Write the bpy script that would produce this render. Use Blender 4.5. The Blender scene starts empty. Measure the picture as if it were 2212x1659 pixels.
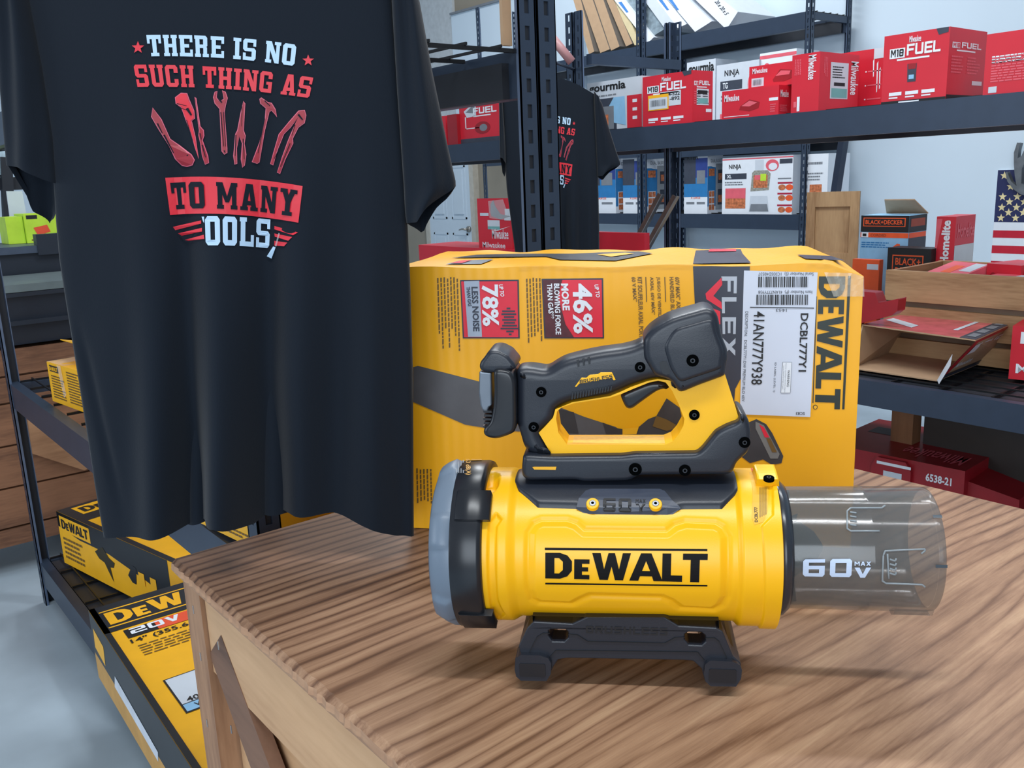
import bpy, bmesh, math, random
import numpy as np
from mathutils import Vector, Matrix
from mathutils.bvhtree import BVHTree
from mathutils.geometry import tessellate_polygon, delaunay_2d_cdt
random.seed(7)
C = bpy.context.scene.collection
EYE = 1.4            # camera height over the floor
F = 1932.145         # focal length in pixels of the 2212 px frame
PITCH, ROLL, YAW = .225953, -.0404629, -.896518
cy, sy, cp, sp, cr, sr = math.cos(YAW), math.sin(YAW), math.cos(PITCH), math.sin(PITCH), math.cos(ROLL), math.sin(ROLL)
FW = np.array([sy*cp, cy*cp, -sp]); _rt = np.array([cy, -sy, 0.]); _up = np.cross(_rt, FW)
RT = _rt*cr + _up*sr; UP = -_rt*sr + _up*cr
CAM = np.array([0, 0, EYE])
def ray(px, py): return FW + RT*(px-1106)/F - UP*(py-829.5)/F
def onz(px, py, z): d = ray(px, py); return CAM + d*((z-EYE)/d[2])
def onx(px, py, x): d = ray(px, py); return CAM + d*(x/d[0])
def ony(px, py, y): d = ray(px, py); return CAM + d*(y/d[1])
def onp(px, py, p, n): d = ray(px, py); return CAM + d*(((p-CAM)@n)/(d@n))
def pr(P):
    P = np.array(P, float)-CAM; z = P@FW; return 1106+F*(P@RT)/z, 829.5-F*(P@UP)/z
V3 = lambda *a: np.array(a, float)
Z = V3(0, 0, 1)
# ------------------------------------------------------------------ camera
cd = bpy.data.cameras.new('camera'); cam = bpy.data.objects.new('camera', cd); C.objects.link(cam)
cd.sensor_width = 36; cd.lens = F*36/2212; cd.clip_start = .02; cd.clip_end = 60
mw = Matrix.Identity(4)
for i in range(3): mw[i][0], mw[i][1], mw[i][2], mw[i][3] = RT[i], UP[i], -FW[i], CAM[i]
cam.matrix_world = mw
bpy.context.scene.camera = cam
# ------------------------------------------------------------------ materials
def lin(c):
    return tuple(((v/255)/12.92 if v/255 <= .04045 else ((v/255+.055)/1.055)**2.4) for v in c)
_m = {}
def M(name, rgb, rough=.6, metal=0., var=.08, scale=20., bump=0., bscale=200., spec=.5, trans=0., alpha=1., coat=0., sheen=0.):
    if name in _m: return _m[name]
    m = bpy.data.materials.new(name); m.use_nodes = True; nt = m.node_tree; b = nt.nodes['Principled BSDF']
    c = lin(rgb)
    tc = nt.nodes.new('ShaderNodeTexCoord'); nz = nt.nodes.new('ShaderNodeTexNoise'); nz.inputs['Scale'].default_value = scale; nz.inputs['Detail'].default_value = 4
    nt.links.new(tc.outputs['Object'], nz.inputs['Vector'])
    rp = nt.nodes.new('ShaderNodeValToRGB')
    rp.color_ramp.elements[0].position = .3; rp.color_ramp.elements[1].position = .7
    rp.color_ramp.elements[0].color = tuple(v*(1-var) for v in c)+(1,); rp.color_ramp.elements[1].color = tuple(min(1, v*(1+var)) for v in c)+(1,)
    nt.links.new(nz.outputs['Fac'], rp.inputs['Fac']); nt.links.new(rp.outputs['Color'], b.inputs['Base Color'])
    b.inputs['Roughness'].default_value = rough; b.inputs['Metallic'].default_value = metal
    b.inputs['Specular IOR Level'].default_value = spec
    b.inputs['Transmission Weight'].default_value = trans; b.inputs['Alpha'].default_value = alpha
    b.inputs['Coat Weight'].default_value = coat; b.inputs['Sheen Weight'].default_value = sheen
    if bump:
        n2 = nt.nodes.new('ShaderNodeTexNoise'); n2.inputs['Scale'].default_value = bscale; bp = nt.nodes.new('ShaderNodeBump'); bp.inputs['Strength'].default_value = bump; bp.inputs['Distance'].default_value = .002
        nt.links.new(tc.outputs['Object'], n2.inputs['Vector']); nt.links.new(n2.outputs['Fac'], bp.inputs['Height']); nt.links.new(bp.outputs['Normal'], b.inputs['Normal'])
    _m[name] = m; return m
def corrug(name, rgb, axis=0, scale=60., rough=.45, strength=.25):
    m = M(name, rgb, rough, var=.05, scale=6); nt = m.node_tree; b = nt.nodes['Principled BSDF']; tc = [n for n in nt.nodes if n.type == 'TEX_COORD'][0]
    w = nt.nodes.new('ShaderNodeTexWave'); w.wave_type = 'BANDS'; w.bands_direction = 'XYZ'[axis]; w.inputs['Scale'].default_value = scale; w.inputs['Distortion'].default_value = .6; w.inputs['Detail Scale'].default_value = .3
    n3 = nt.nodes.new('ShaderNodeTexNoise'); n3.inputs['Scale'].default_value = 5
    mx = nt.nodes.new('ShaderNodeMath'); mx.operation = 'MULTIPLY_ADD'; mx.inputs[1].default_value = .35
    nt.links.new(w.outputs['Fac'], mx.inputs[0]); nt.links.new(n3.outputs['Fac'], mx.inputs[2])
    bp = nt.nodes.new('ShaderNodeBump'); bp.inputs['Strength'].default_value = strength; bp.inputs['Distance'].default_value = .004
    nt.links.new(tc.outputs['Object'], w.inputs['Vector']); nt.links.new(tc.outputs['Object'], n3.inputs['Vector']); nt.links.new(mx.outputs[0], bp.inputs['Height']); nt.links.new(bp.outputs['Normal'], b.inputs['Normal'])
    return m
def wood(name, light, dark, along='Y', freq=9., dist=3., rough=.55, bump=.3, stain=None, mid=.5):
    if name in _m: return _m[name]
    m = bpy.data.materials.new(name); m.use_nodes = True; nt = m.node_tree; b = nt.nodes['Principled BSDF']; L = nt.links.new
    tc = nt.nodes.new('ShaderNodeTexCoord'); mp = nt.nodes.new('ShaderNodeMapping')
    s = {'X': (.12, 1, 1), 'Y': (1, .12, 1), 'Z': (1, 1, .12)}[along]; mp.inputs['Scale'].default_value = s
    L(tc.outputs['Object'], mp.inputs['Vector'])
    n0 = nt.nodes.new('ShaderNodeTexNoise'); n0.inputs['Scale'].default_value = 3.2; n0.inputs['Detail'].default_value = 2; L(mp.outputs[0], n0.inputs['Vector'])
    w = nt.nodes.new('ShaderNodeMath'); w.operation = 'MULTIPLY'; w.inputs[1].default_value = freq; L(n0.outputs['Fac'], w.inputs[0])
    n1 = nt.nodes.new('ShaderNodeTexNoise'); n1.inputs['Scale'].default_value = 22; n1.inputs['Detail'].default_value = 5; L(mp.outputs[0], n1.inputs['Vector'])
    a = nt.nodes.new('ShaderNodeMath'); a.operation = 'MULTIPLY_ADD'; a.inputs[1].default_value = dist*.5; L(n1.outputs['Fac'], a.inputs[0]); L(w.outputs[0], a.inputs[2])
    fr = nt.nodes.new('ShaderNodeMath'); fr.operation = 'PINGPONG'; fr.inputs[1].default_value = .5; L(a.outputs[0], fr.inputs[0])
    n2 = nt.nodes.new('ShaderNodeTexNoise'); n2.inputs['Scale'].default_value = 130; n2.inputs['Detail'].default_value = 6; L(mp.outputs[0], n2.inputs['Vector'])
    sm = nt.nodes.new('ShaderNodeMath'); sm.operation = 'MULTIPLY_ADD'; sm.inputs[1].default_value = .55; L(n2.outputs['Fac'], sm.inputs[0]); L(fr.outputs[0], sm.inputs[2])
    rp = nt.nodes.new('ShaderNodeValToRGB'); L(sm.outputs[0], rp.inputs['Fac'])
    e = rp.color_ramp.elements; e[0].position = .18; e[0].color = lin(dark)+(1,); e[1].position = .85; e[1].color = lin(light)+(1,)
    x = rp.color_ramp.elements.new(mid); x.color = tuple((lin(dark)[i]*.35+lin(light)[i]*.65) for i in range(3))+(1,)
    out = rp.outputs['Color']
    n4 = nt.nodes.new('ShaderNodeTexNoise'); n4.inputs['Scale'].default_value = 1.6; n4.inputs['Detail'].default_value = 5; n4.inputs['Roughness'].default_value = .65; L(tc.outputs['Object'], n4.inputs['Vector'])
    r4 = nt.nodes.new('ShaderNodeValToRGB'); r4.color_ramp.elements[0].position = .35; r4.color_ramp.elements[1].position = .66; L(n4.outputs['Fac'], r4.inputs['Fac'])
    r4.color_ramp.elements[0].color = (.7, .68, .68, 1); r4.color_ramp.elements[1].color = (1.06, 1.03, 1., 1)
    mu = nt.nodes.new('ShaderNodeMix'); mu.data_type = 'RGBA'; mu.blend_type = 'MULTIPLY'; mu.inputs[0].default_value = .75 if stain else .4
    L(out, mu.inputs[6]); L(r4.outputs['Color'], mu.inputs[7]); out = mu.outputs[2]
    if stain:
        sp_ = nt.nodes.new('ShaderNodeSeparateXYZ'); L(tc.outputs['Object'], sp_.inputs[0])
        m1 = nt.nodes.new('ShaderNodeMath'); m1.operation = 'MULTIPLY_ADD'; m1.inputs[1].default_value = .5; L(n4.outputs['Fac'], m1.inputs[0]); L(sp_.outputs['X'], m1.inputs[2])
        rs = nt.nodes.new('ShaderNodeMapRange'); rs.inputs[1].default_value = stain[0]; rs.inputs[2].default_value = stain[1]; rs.inputs[3].default_value = 1; rs.inputs[4].default_value = 0; L(m1.outputs[0], rs.inputs[0])
        m2 = nt.nodes.new('ShaderNodeMix'); m2.data_type = 'RGBA'; m2.blend_type = 'MULTIPLY'; L(rs.outputs[0], m2.inputs[0]); L(out, m2.inputs[6]); m2.inputs[7].default_value = stain[2]+(1,); out = m2.outputs[2]
    L(out, b.inputs['Base Color']); b.inputs['Roughness'].default_value = rough
    bp = nt.nodes.new('ShaderNodeBump'); bp.inputs['Strength'].default_value = bump; bp.inputs['Distance'].default_value = .0025; L(sm.outputs[0], bp.inputs['Height']); L(bp.outputs['Normal'], b.inputs['Normal'])
    _m[name] = m; return m
# ------------------------------------------------------------------ objects
def tag(o, label=None, cat=None, group=None, kind=None):
    if label: o['label'] = label
    if cat: o['category'] = cat
    if group: o['group'] = group
    if kind: o['kind'] = kind
    return o
def empty(name, loc, label, cat, group=None):
    o = bpy.data.objects.new(name, None); o.empty_display_size = .05; o.location = Vector(loc); C.objects.link(o)
    return tag(o, label, cat, group)
class MB:
    def __init__(s): s.v = []; s.f = []; s.mi = []; s.mats = []; s.sm = []
    def m(s, mat):
        if mat not in s.mats: s.mats.append(mat)
        return s.mats.index(mat)
    def add(s, vs, fs, mat, smooth=False):
        b = len(s.v); k = s.m(mat); s.v += [tuple(map(float, p)) for p in vs]
        for f in fs: s.f.append(tuple(b+i for i in f)); s.mi.append(k); s.sm.append(smooth)
    def hexa(s, p, mat, faces=None):      # p: 4 bottom (ccw from above) + 4 top
        fs = [(0, 3, 2, 1), (4, 5, 6, 7), (0, 1, 5, 4), (1, 2, 6, 5), (2, 3, 7, 6), (3, 0, 4, 7)]
        for i, f in enumerate(fs):
            mm = mat if faces is None else faces.get(i, mat)
            if mm is not None: s.add([p[j] for j in f], [(0, 1, 2, 3)], mm)
    def box(s, o, ux, uy, uz, mat, faces=None):
        o, ux, uy, uz = map(np.asarray, (o, ux, uy, uz)); p = [o, o+ux, o+ux+uy, o+uy]; s.hexa(p+[q+uz for q in p], mat, faces)
    def abox(s, x0, x1, y0, y1, z0, z1, mat): s.box((x0, y0, z0), (x1-x0, 0, 0), (0, y1-y0, 0), (0, 0, z1-z0), mat)
    def bar(s, a, b, w, h, mat, up=None):  # rectangular bar from a to b
        a, b = np.asarray(a, float), np.asarray(b, float); d = b-a; d = d/np.linalg.norm(d); up = Z if up is None else np.asarray(up, float)
        x = np.cross(d, up); x /= np.linalg.norm(x); y = np.cross(x, d)
        s.box(a-x*w/2-y*h/2, x*w, b-a, y*h, mat)
    def tube(s, pts, r, mat, n=8, smooth=True, cap=True):
        pts = [np.asarray(p, float) for p in pts]; vs = []; fs = []
        for i, p in enumerate(pts):
            d = pts[min(i+1, len(pts)-1)]-pts[max(i-1, 0)]; d /= np.linalg.norm(d); u = np.cross(d, Z if abs(d[2]) < .9 else V3(1, 0, 0)); u /= np.linalg.norm(u); w = np.cross(d, u)
            rr = r[i] if hasattr(r, '__len__') else r
            vs += [p+rr*(u*math.cos(2*math.pi*k/n)+w*math.sin(2*math.pi*k/n)) for k in range(n)]
        for i in range(len(pts)-1):
            for k in range(n): a = i*n+k; b = i*n+(k+1) % n; fs.append((a, b, b+n, a+n))
        if cap: fs.append(tuple(range(n))[::-1]); fs.append(tuple(range(len(vs)-n, len(vs))))
        s.add(vs, fs, mat, smooth)
    def grid(s, P, mat, smooth=True, flip=False, wrap=False):     # P[i][j] points
        n, k = len(P), len(P[0]); vs = [q for r in P for q in r]; fs = []
        for i in range(n-1):
            for j in range(k if wrap else k-1):
                j2 = (j+1) % k; f = (i*k+j, i*k+j2, (i+1)*k+j2, (i+1)*k+j); fs.append(f[::-1] if flip else f)
        s.add(vs, fs, mat, smooth)
    def prism(s, poly, ext, mat, matside=None):   # poly: list of 3D points (planar), ext: vector
        poly = [np.asarray(p, float) for p in poly]; n = len(poly); ext = np.asarray(ext, float)
        tris = tessellate_polygon([[Vector(p) for p in poly]])
        s.add(poly, [tuple(t) for t in tris], mat); s.add([p+ext for p in poly], [tuple(t)[::-1] for t in tris], mat)
        q = poly+[p+ext for p in poly]; s.add(q, [(i, (i+1) % n, (i+1) % n+n, i+n) for i in range(n)], matside or mat)
    def build(s, name, parent=None, loc=None, bevel=0, seg=2, weld=False, solid=0, sub=0, fix=True):
        me = bpy.data.meshes.new(name); base = np.array(parent.location if parent and parent.type == 'EMPTY' else (0, 0, 0)) if loc is None else np.asarray(loc, float)
        if parent is not None and 'abs' in parent: base = np.array(parent['abs'])
        me.from_pydata([tuple(np.array(v)-base) for v in s.v], [], s.f)
        for m in s.mats: me.materials.append(m)
        me.polygons.foreach_set('material_index', s.mi); me.polygons.foreach_set('use_smooth', s.sm); me.update()
        if weld or fix:
            bm = bmesh.new(); bm.from_mesh(me)
            if weld: bmesh.ops.remove_doubles(bm, verts=bm.verts, dist=2e-5)
            if fix: bmesh.ops.recalc_face_normals(bm, faces=bm.faces)
            bm.to_mesh(me); bm.free()
        o = bpy.data.objects.new(name, me); C.objects.link(o)
        if parent is not None:
            o.parent = parent
            o['abs'] = [float(x) for x in base]
        else: o.location = Vector(base); o['abs'] = [float(x) for x in base]
        if bevel:
            b = o.modifiers.new('bevel', 'BEVEL'); b.width = bevel; b.segments = seg; b.limit_method = 'ANGLE'; b.angle_limit = math.radians(35)
        if sub:
            b = o.modifiers.new('sub', 'SUBSURF'); b.levels = sub; b.render_levels = sub
        return o
    def bvh(s): return BVHTree.FromPolygons([Vector(v) for v in s.v], s.f)
def struct(name, mb, loc=(0, 0, 0)): o = mb.build(name, loc=loc); o['kind'] = 'structure'; return o
# ------------------------------------------------------------------ 2D lettering
def R_(a, b, c, d): return ([(a, b), (c, b), (c, d), (a, d)],)
def P_(*p): return (list(p),)
HEAVY = {
 'D': (.86, [([(0, 0), (.45, 0), (.68, .1), (.82, .32), (.82, .68), (.68, .9), (.45, 1), (0, 1)], [(.28, .2), (.28, .8), (.42, .8), (.54, .66), (.54, .34), (.42, .2)])]),
 'e': (.52, [R_(0, 0, .24, .76), R_(0, 0, .47, .17), R_(0, .59, .47, .76), R_(0, .3, .43, .46)]),
 'E': (.6, [R_(0, 0, .27, 1), R_(0, 0, .55, .2), R_(0, .8, .55, 1), R_(0, .4, .5, .6)]),
 'W': (1.12, [P_((0, 1), (.26, 1), (.37, .4), (.50, 1), (.70, 1), (.83, .4), (.94, 1), (1.19, 1), (.96, 0), (.71, 0), (.6, .5), (.49, 0), (.23, 0))]),
 'A': (.98, [([(0, 0), (.35, 1), (.67, 1), (1.03, 0), (.75, 0), (.7, .17), (.33, .17), (.28, 0)], [(.39, .36), (.51, .72), (.64, .36)])]),
 'L': (.6, [P_((0, 0), (.62, 0), (.62, .22), (.27, .22), (.27, 1), (0, 1))]),
 'T': (.8, [P_((.24, 0), (.52, 0), (.52, .78), (.76, .78), (.76, 1), (0, 1), (0, .78), (.24, .78))])}
SLAB = {
 'T': (.86, [R_(0, .8, .8, 1), R_(0, .6, .15, 1), R_(.65, .6, .8, 1), R_(.28, 0, .52, 1), R_(.16, 0, .64, .16)]),
 'H': (.86, [R_(.05, 0, .29, 1), R_(.51, 0, .75, 1), R_(0, 0, .35, .15), R_(.45, 0, .8, .15), R_(0, .85, .35, 1), R_(.45, .85, .8, 1), R_(.29, .42, .51, .58)]),
 'E': (.82, [R_(.05, 0, .29, 1), R_(0, 0, .76, .17), R_(0, .83, .76, 1), R_(.29, .42, .56, .58), R_(.61, 0, .76, .33), R_(.61, .67, .76, 1)]),
 'R': (.88, [R_(.05, 0, .29, 1), R_(0, 0, .35, .15), P_((0, .83), (.5, .83), (.5, .58), (.29, .58), (.29, .42), (.62, .42), (.74, .52), (.74, .9), (.64, 1), (0, 1)), R_(.5, 0, .72, .46), R_(.46, 0, .82, .15)]),
 'I': (.5, [R_(.1, 0, .34, 1), R_(0, 0, .44, .16), R_(0, .84, .44, 1)]),
 'S': (.82, [P_((.1, .83), (.58, .83), (.58, .66), (.74, .66), (.74, 1), (.1, 1), (0, .9), (0, .52), (.1, .42), (.5, .42), (.5, .17), (.16, .17), (.16, .34), (0, .34), (0, 0), (.64, 0), (.74, .1), (.74, .48), (.64, .58), (.24, .58), (.24, .83))]),
 'N': (.92, [R_(.05, 0, .25, 1), R_(.6, 0, .8, 1), P_((.05, 1), (.32, 1), (.8, 0), (.55, 0)), R_(0, .85, .3, 1), R_(.5, .85, .86, 1), R_(0, 0, .36, .15)]),
 'O': (.82, [([(.12, 0), (.62, 0), (.74, .12), (.74, .88), (.62, 1), (.12, 1), (0, .88), (0, .12)], [(.26, .19), (.26, .81), (.48, .81), (.48, .19)])]),
 'U': (.86, [P_((.05, .12), (.17, 0), (.63, 0), (.75, .12), (.75, 1), (.51, 1), (.51, .18), (.29, .18), (.29, 1), (.05, 1)), R_(0, .85, .35, 1), R_(.45, .85, .8, 1)]),
 'C': (.82, [P_((.12, 0), (.62, 0), (.74, .12), (.74, .36), (.5, .36), (.5, .18), (.24, .18), (.24, .82), (.5, .82), (.5, .64), (.74, .64), (.74, .88), (.62, 1), (.12, 1), (0, .88), (0, .12))]),
 'G': (.84, [P_((.12, 0), (.74, 0), (.74, .52), (.4, .52), (.4, .38), (.52, .38), (.52, .18), (.24, .18), (.24, .82), (.5, .82), (.5, .66), (.74, .66), (.74, .88), (.62, 1), (.12, 1), (0, .88), (0, .12))]),
 'A': (.94, [([(.06, 0), (.28, 1), (.6, 1), (.82, 0), (.58, 0), (.54, .2), (.34, .2), (.3, 0)], [(.37, .36), (.44, .72), (.51, .36)]), R_(0, 0, .38, .14), R_(.5, 0, .88, .14)]),
 'M': (1.08, [R_(.05, 0, .27, 1), R_(.75, 0, .97, 1), P_((.05, 1), (.3, 1), (.6, .25), (.42, .25)), P_((.72, 1), (.97, 1), (.6, .25), (.42, .25)), R_(0, 0, .34, .15), R_(.68, 0, 1.02, .15), R_(0, .85, .3, 1), R_(.72, .85, 1.02, 1)]),
 'Y': (.86, [R_(0, .85, .34, 1), R_(.46, .85, .8, 1), P_((.05, 1), (.3, 1), (.52, .5), (.28, .5)), P_((.75, 1), (.5, 1), (.28, .5), (.52, .5)), R_(.28, 0, .52, .5), R_(.16, 0, .64, .15)]),
 'L': (.8, [R_(.05, 0, .29, 1), R_(0, .85, .36, 1), R_(0, 0, .74, .17), R_(.58, 0, .74, .4)])}
def _sq(a=.0, w=1.05, t=.22): return ([(.1, 0), (w-.1, 0), (w, .12), (w, .88), (w-.1, 1), (.1, 1), (0, .88), (0, .12)], [(t+.04, t), (t+.04, 1-t), (w-t-.04, 1-t), (w-t-.04, t)])
TECH = {
 '0': (1.2, [_sq()]), 'O': (1.2, [_sq()]),
 '6': (1.2, [P_((.1, 0), (.95, 0), (1.05, .12), (1.05, .6), (.28, .6), (.28, .8), (1.05, .8), (1.05, 1), (.1, 1), (0, .88), (0, .12)), ] ),
 '2': (1.2, [P_((0, 0), (1.05, 0), (1.05, .2), (.3, .2), (.3, .4), (.95, .4), (1.05, .5), (1.05, .9), (.95, 1), (0, 1), (0, .8), (.78, .8), (.78, .6), (.1, .6), (0, .5))]),
 'V': (1.1, [P_((0, 1), (.3, 1), (.5, .35), (.7, 1), (1, 1), (.64, 0), (.36, 0))]),
 'F': (1.05, [R_(0, 0, .24, 1), R_(0, .8, .95, 1), R_(0, .4, .85, .6)]), 'L': (1.0, [R_(0, 0, .24, 1), R_(0, 0, .9, .2)]),
 'E': (1.05, [R_(0, 0, .24, 1), R_(0, .8, .95, 1), R_(0, .4, .9, .6), R_(0, 0, .95, .2)]),
 'U': (1.15, [P_((.1, 0), (.9, 0), (1, .12), (1, 1), (.76, 1), (.76, .22), (.24, .22), (.24, 1), (0, 1), (0, .12))]),
 'B': (1.1, [_sq(w=.95), R_(.1, .42, .85, .58)]), 'R': (1.1, [R_(0, 0, .24, 1), R_(0, .8, .95, 1), R_(0, .38, .95, .56), R_(.71, .38, .95, 1), P_((.4, .4), (.68, .4), (1, 0), (.7, 0))]),
 'S': (1.1, [P_((0, 0), (.85, 0), (.95, .12), (.95, .5), (.85, .6), (.24, .6), (.24, .8), (.95, .8), (.95, 1), (.1, 1), (0, .9), (0, .5), (.1, .4), (.71, .4), (.71, .2), (0, .2))]),
 'H': (1.1, [R_(0, 0, .24, 1), R_(.71, 0, .95, 1), R_(0, .4, .95, .6)]),
 'M': (1.2, [R_(0, 0, .22, 1), R_(.88, 0, 1.1, 1), P_((0, 1), (.3, 1), (.65, .3), (.45, .3)), P_((1.1, 1), (.8, 1), (.45, .3), (.65, .3))]),
 'A': (1.1, [([(0, 0), (.35, 1), (.65, 1), (1, 0), (.74, 0), (.66, .22), (.34, .22), (.26, 0)], [(.4, .4), (.5, .7), (.6, .4)])]),
 'X': (1.1, [P_((0, 0), (.3, 0), (1, 1), (.7, 1)), P_((0, 1), (.3, 1), (1, 0), (.7, 0))]),
 '1': (.5, [R_(.15, 0, .4, 1), R_(0, .8, .4, 1)]), '8': (1.1, [_sq(w=.95), R_(.1, .42, .85, .58)])}
TECH['6'] = (1.2, [([(.1, 0), (.95, 0), (1.05, .12), (1.05, .62), (.28, .62), (.28, .8), (1.05, .8), (1.05, 1), (.1, 1), (0, .88), (0, .12)], [(.28, .2), (.28, .42), (.78, .42), (.78, .2)])])
def glyphs(txt, font, gap=0., space=.55):
    x = 0; V, T = [], []
    for ch in txt:
        if ch == ' ': x += space; continue
        w, polys = font[ch]
        for pl in polys:
            flat = [p for loop in pl for p in loop]; b = len(V)
            tr = tessellate_polygon([[Vector((p[0], p[1], 0)) for p in loop] for loop in pl])
            V += [(p[0]+x, p[1]) for p in flat]; T += [tuple(b+i for i in t) for t in tr]
        x += w+gap
    ccw = []
    for t in T:
        a, b, c = (V[i] for i in t); s = (b[0]-a[0])*(c[1]-a[1])-(b[1]-a[1])*(c[0]-a[0])
        if abs(s) > 1e-9: ccw.append(t if s > 0 else t[::-1])
    r = delaunay_2d_cdt([Vector(p) for p in V], [], ccw, 1, 1e-5)      # merge overlapping strokes into one flat outline
    T = [tuple(f) for f, o in zip(r[2], r[5]) if len(o)]
    return norm2([(v.x, v.y) for v in r[0]], T)
def norm2(V, T):
    if not V: return [], []
    x0 = min(p[0] for p in V); x1 = max(p[0] for p in V); y0 = min(p[1] for p in V); y1 = max(p[1] for p in V)
    return [((p[0]-x0)/(x1-x0+1e-9), (p[1]-y0)/(y1-y0+1e-9)) for p in V], T
_tc = {}
def sans(txt, bold=.0):
    k = (txt, bold)
    if k in _tc: return _tc[k]
    cu = bpy.data.curves.new('lettering', 'FONT'); cu.body = txt; cu.offset = bold; cu.resolution_u = 2
    o = bpy.data.objects.new('lettering', cu); C.objects.link(o)
    dg = bpy.context.evaluated_depsgraph_get(); me = o.evaluated_get(dg).to_mesh()
    V = [(v.co.x, v.co.y) for v in me.vertices]; T = [tuple(p.vertices) for p in me.polygons]
    o.evaluated_get(dg).to_mesh_clear(); bpy.data.objects.remove(o); bpy.data.curves.remove(cu)
    _tc[k] = norm2(V, T); return _tc[k]
def cut(V, T, nx, ny):      # subdivide a flat lettering along a grid so that it can follow a curved surface
    bm = bmesh.new(); vs = [bm.verts.new((x, y, 0)) for x, y in V]
    for t in T:
        try: bm.faces.new([vs[i] for i in t])
        except Exception: pass
    for k in range(1, nx):
        bmesh.ops.bisect_plane(bm, geom=bm.verts[:]+bm.edges[:]+bm.faces[:], plane_co=(k/nx, 0, 0), plane_no=(1, 0, 0))
    for k in range(1, ny):
        bmesh.ops.bisect_plane(bm, geom=bm.verts[:]+bm.edges[:]+bm.faces[:], plane_co=(0, k/ny, 0), plane_no=(0, 1, 0))
    bm.verts.index_update(); V2 = [(v.co.x, v.co.y) for v in bm.verts]; T2 = [tuple(v.index for v in f.verts) for f in bm.faces]; bm.free()
    return V2, T2
def quad(q, u, v):   # q: bottom-left, bottom-right, top-right, top-left
    q = [np.asarray(p, float) for p in q]; return (1-u)*(1-v)*q[0]+u*(1-v)*q[1]+u*v*q[2]+(1-u)*v*q[3]
def put(mb, VT, q, surf, mat, sub=None):
    V, T = VT
    if sub: V, T = cut(V, T, *sub)
    mb.add([surf(*quad(q, u, v)) for u, v in V], T, mat)
SQ = ([(0, 0), (1, 0), (1, 1), (0, 1)], [(0, 1, 2, 3)])
def rect(u0, v0, u1, v1): return [(u0, v0), (u1, v0), (u1, v1), (u0, v1)]
def poly2(mb, pts, surf, mat, sub=None):     # filled polygon given in surface coordinates
    tr = tessellate_polygon([[Vector((p[0], p[1], 0)) for p in pts]]); V = list(pts); T = [tuple(t) for t in tr]
    if sub:
        xs = [p[0] for p in V]; ys = [p[1] for p in V]; x0, y0, w, h = min(xs), min(ys), max(xs)-min(xs), max(ys)-min(ys)
        V, T = cut([((p[0]-x0)/w, (p[1]-y0)/h) for p in V], T, *sub); V = [(x0+u*w, y0+v*h) for u, v in V]
    mb.add([surf(*p) for p in V], T, mat)
def star(cx, cy_, r, k=5): return [(cx+(r if i % 2 == 0 else r*.42)*math.sin(math.pi*i/k), cy_+(r if i % 2 == 0 else r*.42)*math.cos(math.pi*i/k)) for i in range(2*k)]
def disc(cx, cy_, rx, ry=None, n=20): ry = ry or rx; return [(cx+rx*math.cos(2*math.pi*i/n), cy_+ry*math.sin(2*math.pi*i/n)) for i in range(n)]
# ------------------------------------------------------------------ palette
wallm = M('white_painted_wall', (206, 222, 235), .8, var=.02, scale=2)
taupe = M('taupe_painted_wall', (150, 142, 128), .8, var=.05, scale=3)
conc = M('polished_concrete', (168, 184, 196), .35, var=.1, scale=4)
rackm = M('blue_black_rack_steel', (50, 63, 82), .38, .25, var=.06, spec=.5)
edgem = M('rack_edge_highlight', (96, 112, 138), .3, .3)  # lighter colour stands in for light caught along the post edges
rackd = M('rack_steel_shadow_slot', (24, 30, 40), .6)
wirem = M('black_wire', (26, 28, 32), .4, .3)
cardb = M('brown_cardboard', (176, 146, 116), .8, var=.06)
red = M('red_print_card', (204, 34, 52), .42, var=.05, scale=8)
redd = M('dark_red_plastic', (150, 20, 32), .4, var=.08)
redp = M('pale_red_print', (222, 96, 110), .5)
wht = M('white_print', (226, 232, 240), .5, var=.02)
wht2 = M('grey_white_card', (200, 208, 218), .55, var=.03)
blk = M('black_print', (20, 22, 26), .5)
gry = M('grey_print', (120, 126, 134), .5)
org = M('orange_print', (232, 90, 40), .5)
yel = corrug('yellow_corrugated_card', (240, 172, 28), 0, 30, .42, .12)
yelp = M('yellow_print', (242, 178, 30), .45, var=.04)
bluep = M('pale_blue_print', (140, 190, 226), .5)
blue2 = M('mid_blue_print', (38, 118, 178), .5)
teal = M('teal_print', (110, 170, 170), .5)
navyp = M('slate_print', (56, 62, 76), .5, var=.1, scale=30)
foodp = M('orange_brown_food_picture', (190, 110, 70), .5, var=.5, scale=60)
greenp = M('lime_green_card', (190, 226, 60), .5)
clearp = M('clear_plastic_film', (235, 240, 245), .12, alpha=.28, spec=.8)
pine = wood('pale_pine_boards', (196, 160, 118), (140, 104, 70), 'X', 5, 1.2, .65, .2)
pineY = wood('brown_plank_boards', (172, 124, 86), (118, 80, 54), 'Y', 5, 1.2, .65, .2)
X_, Y_ = V3(1, 0, 0), V3(0, 1, 0)
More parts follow.
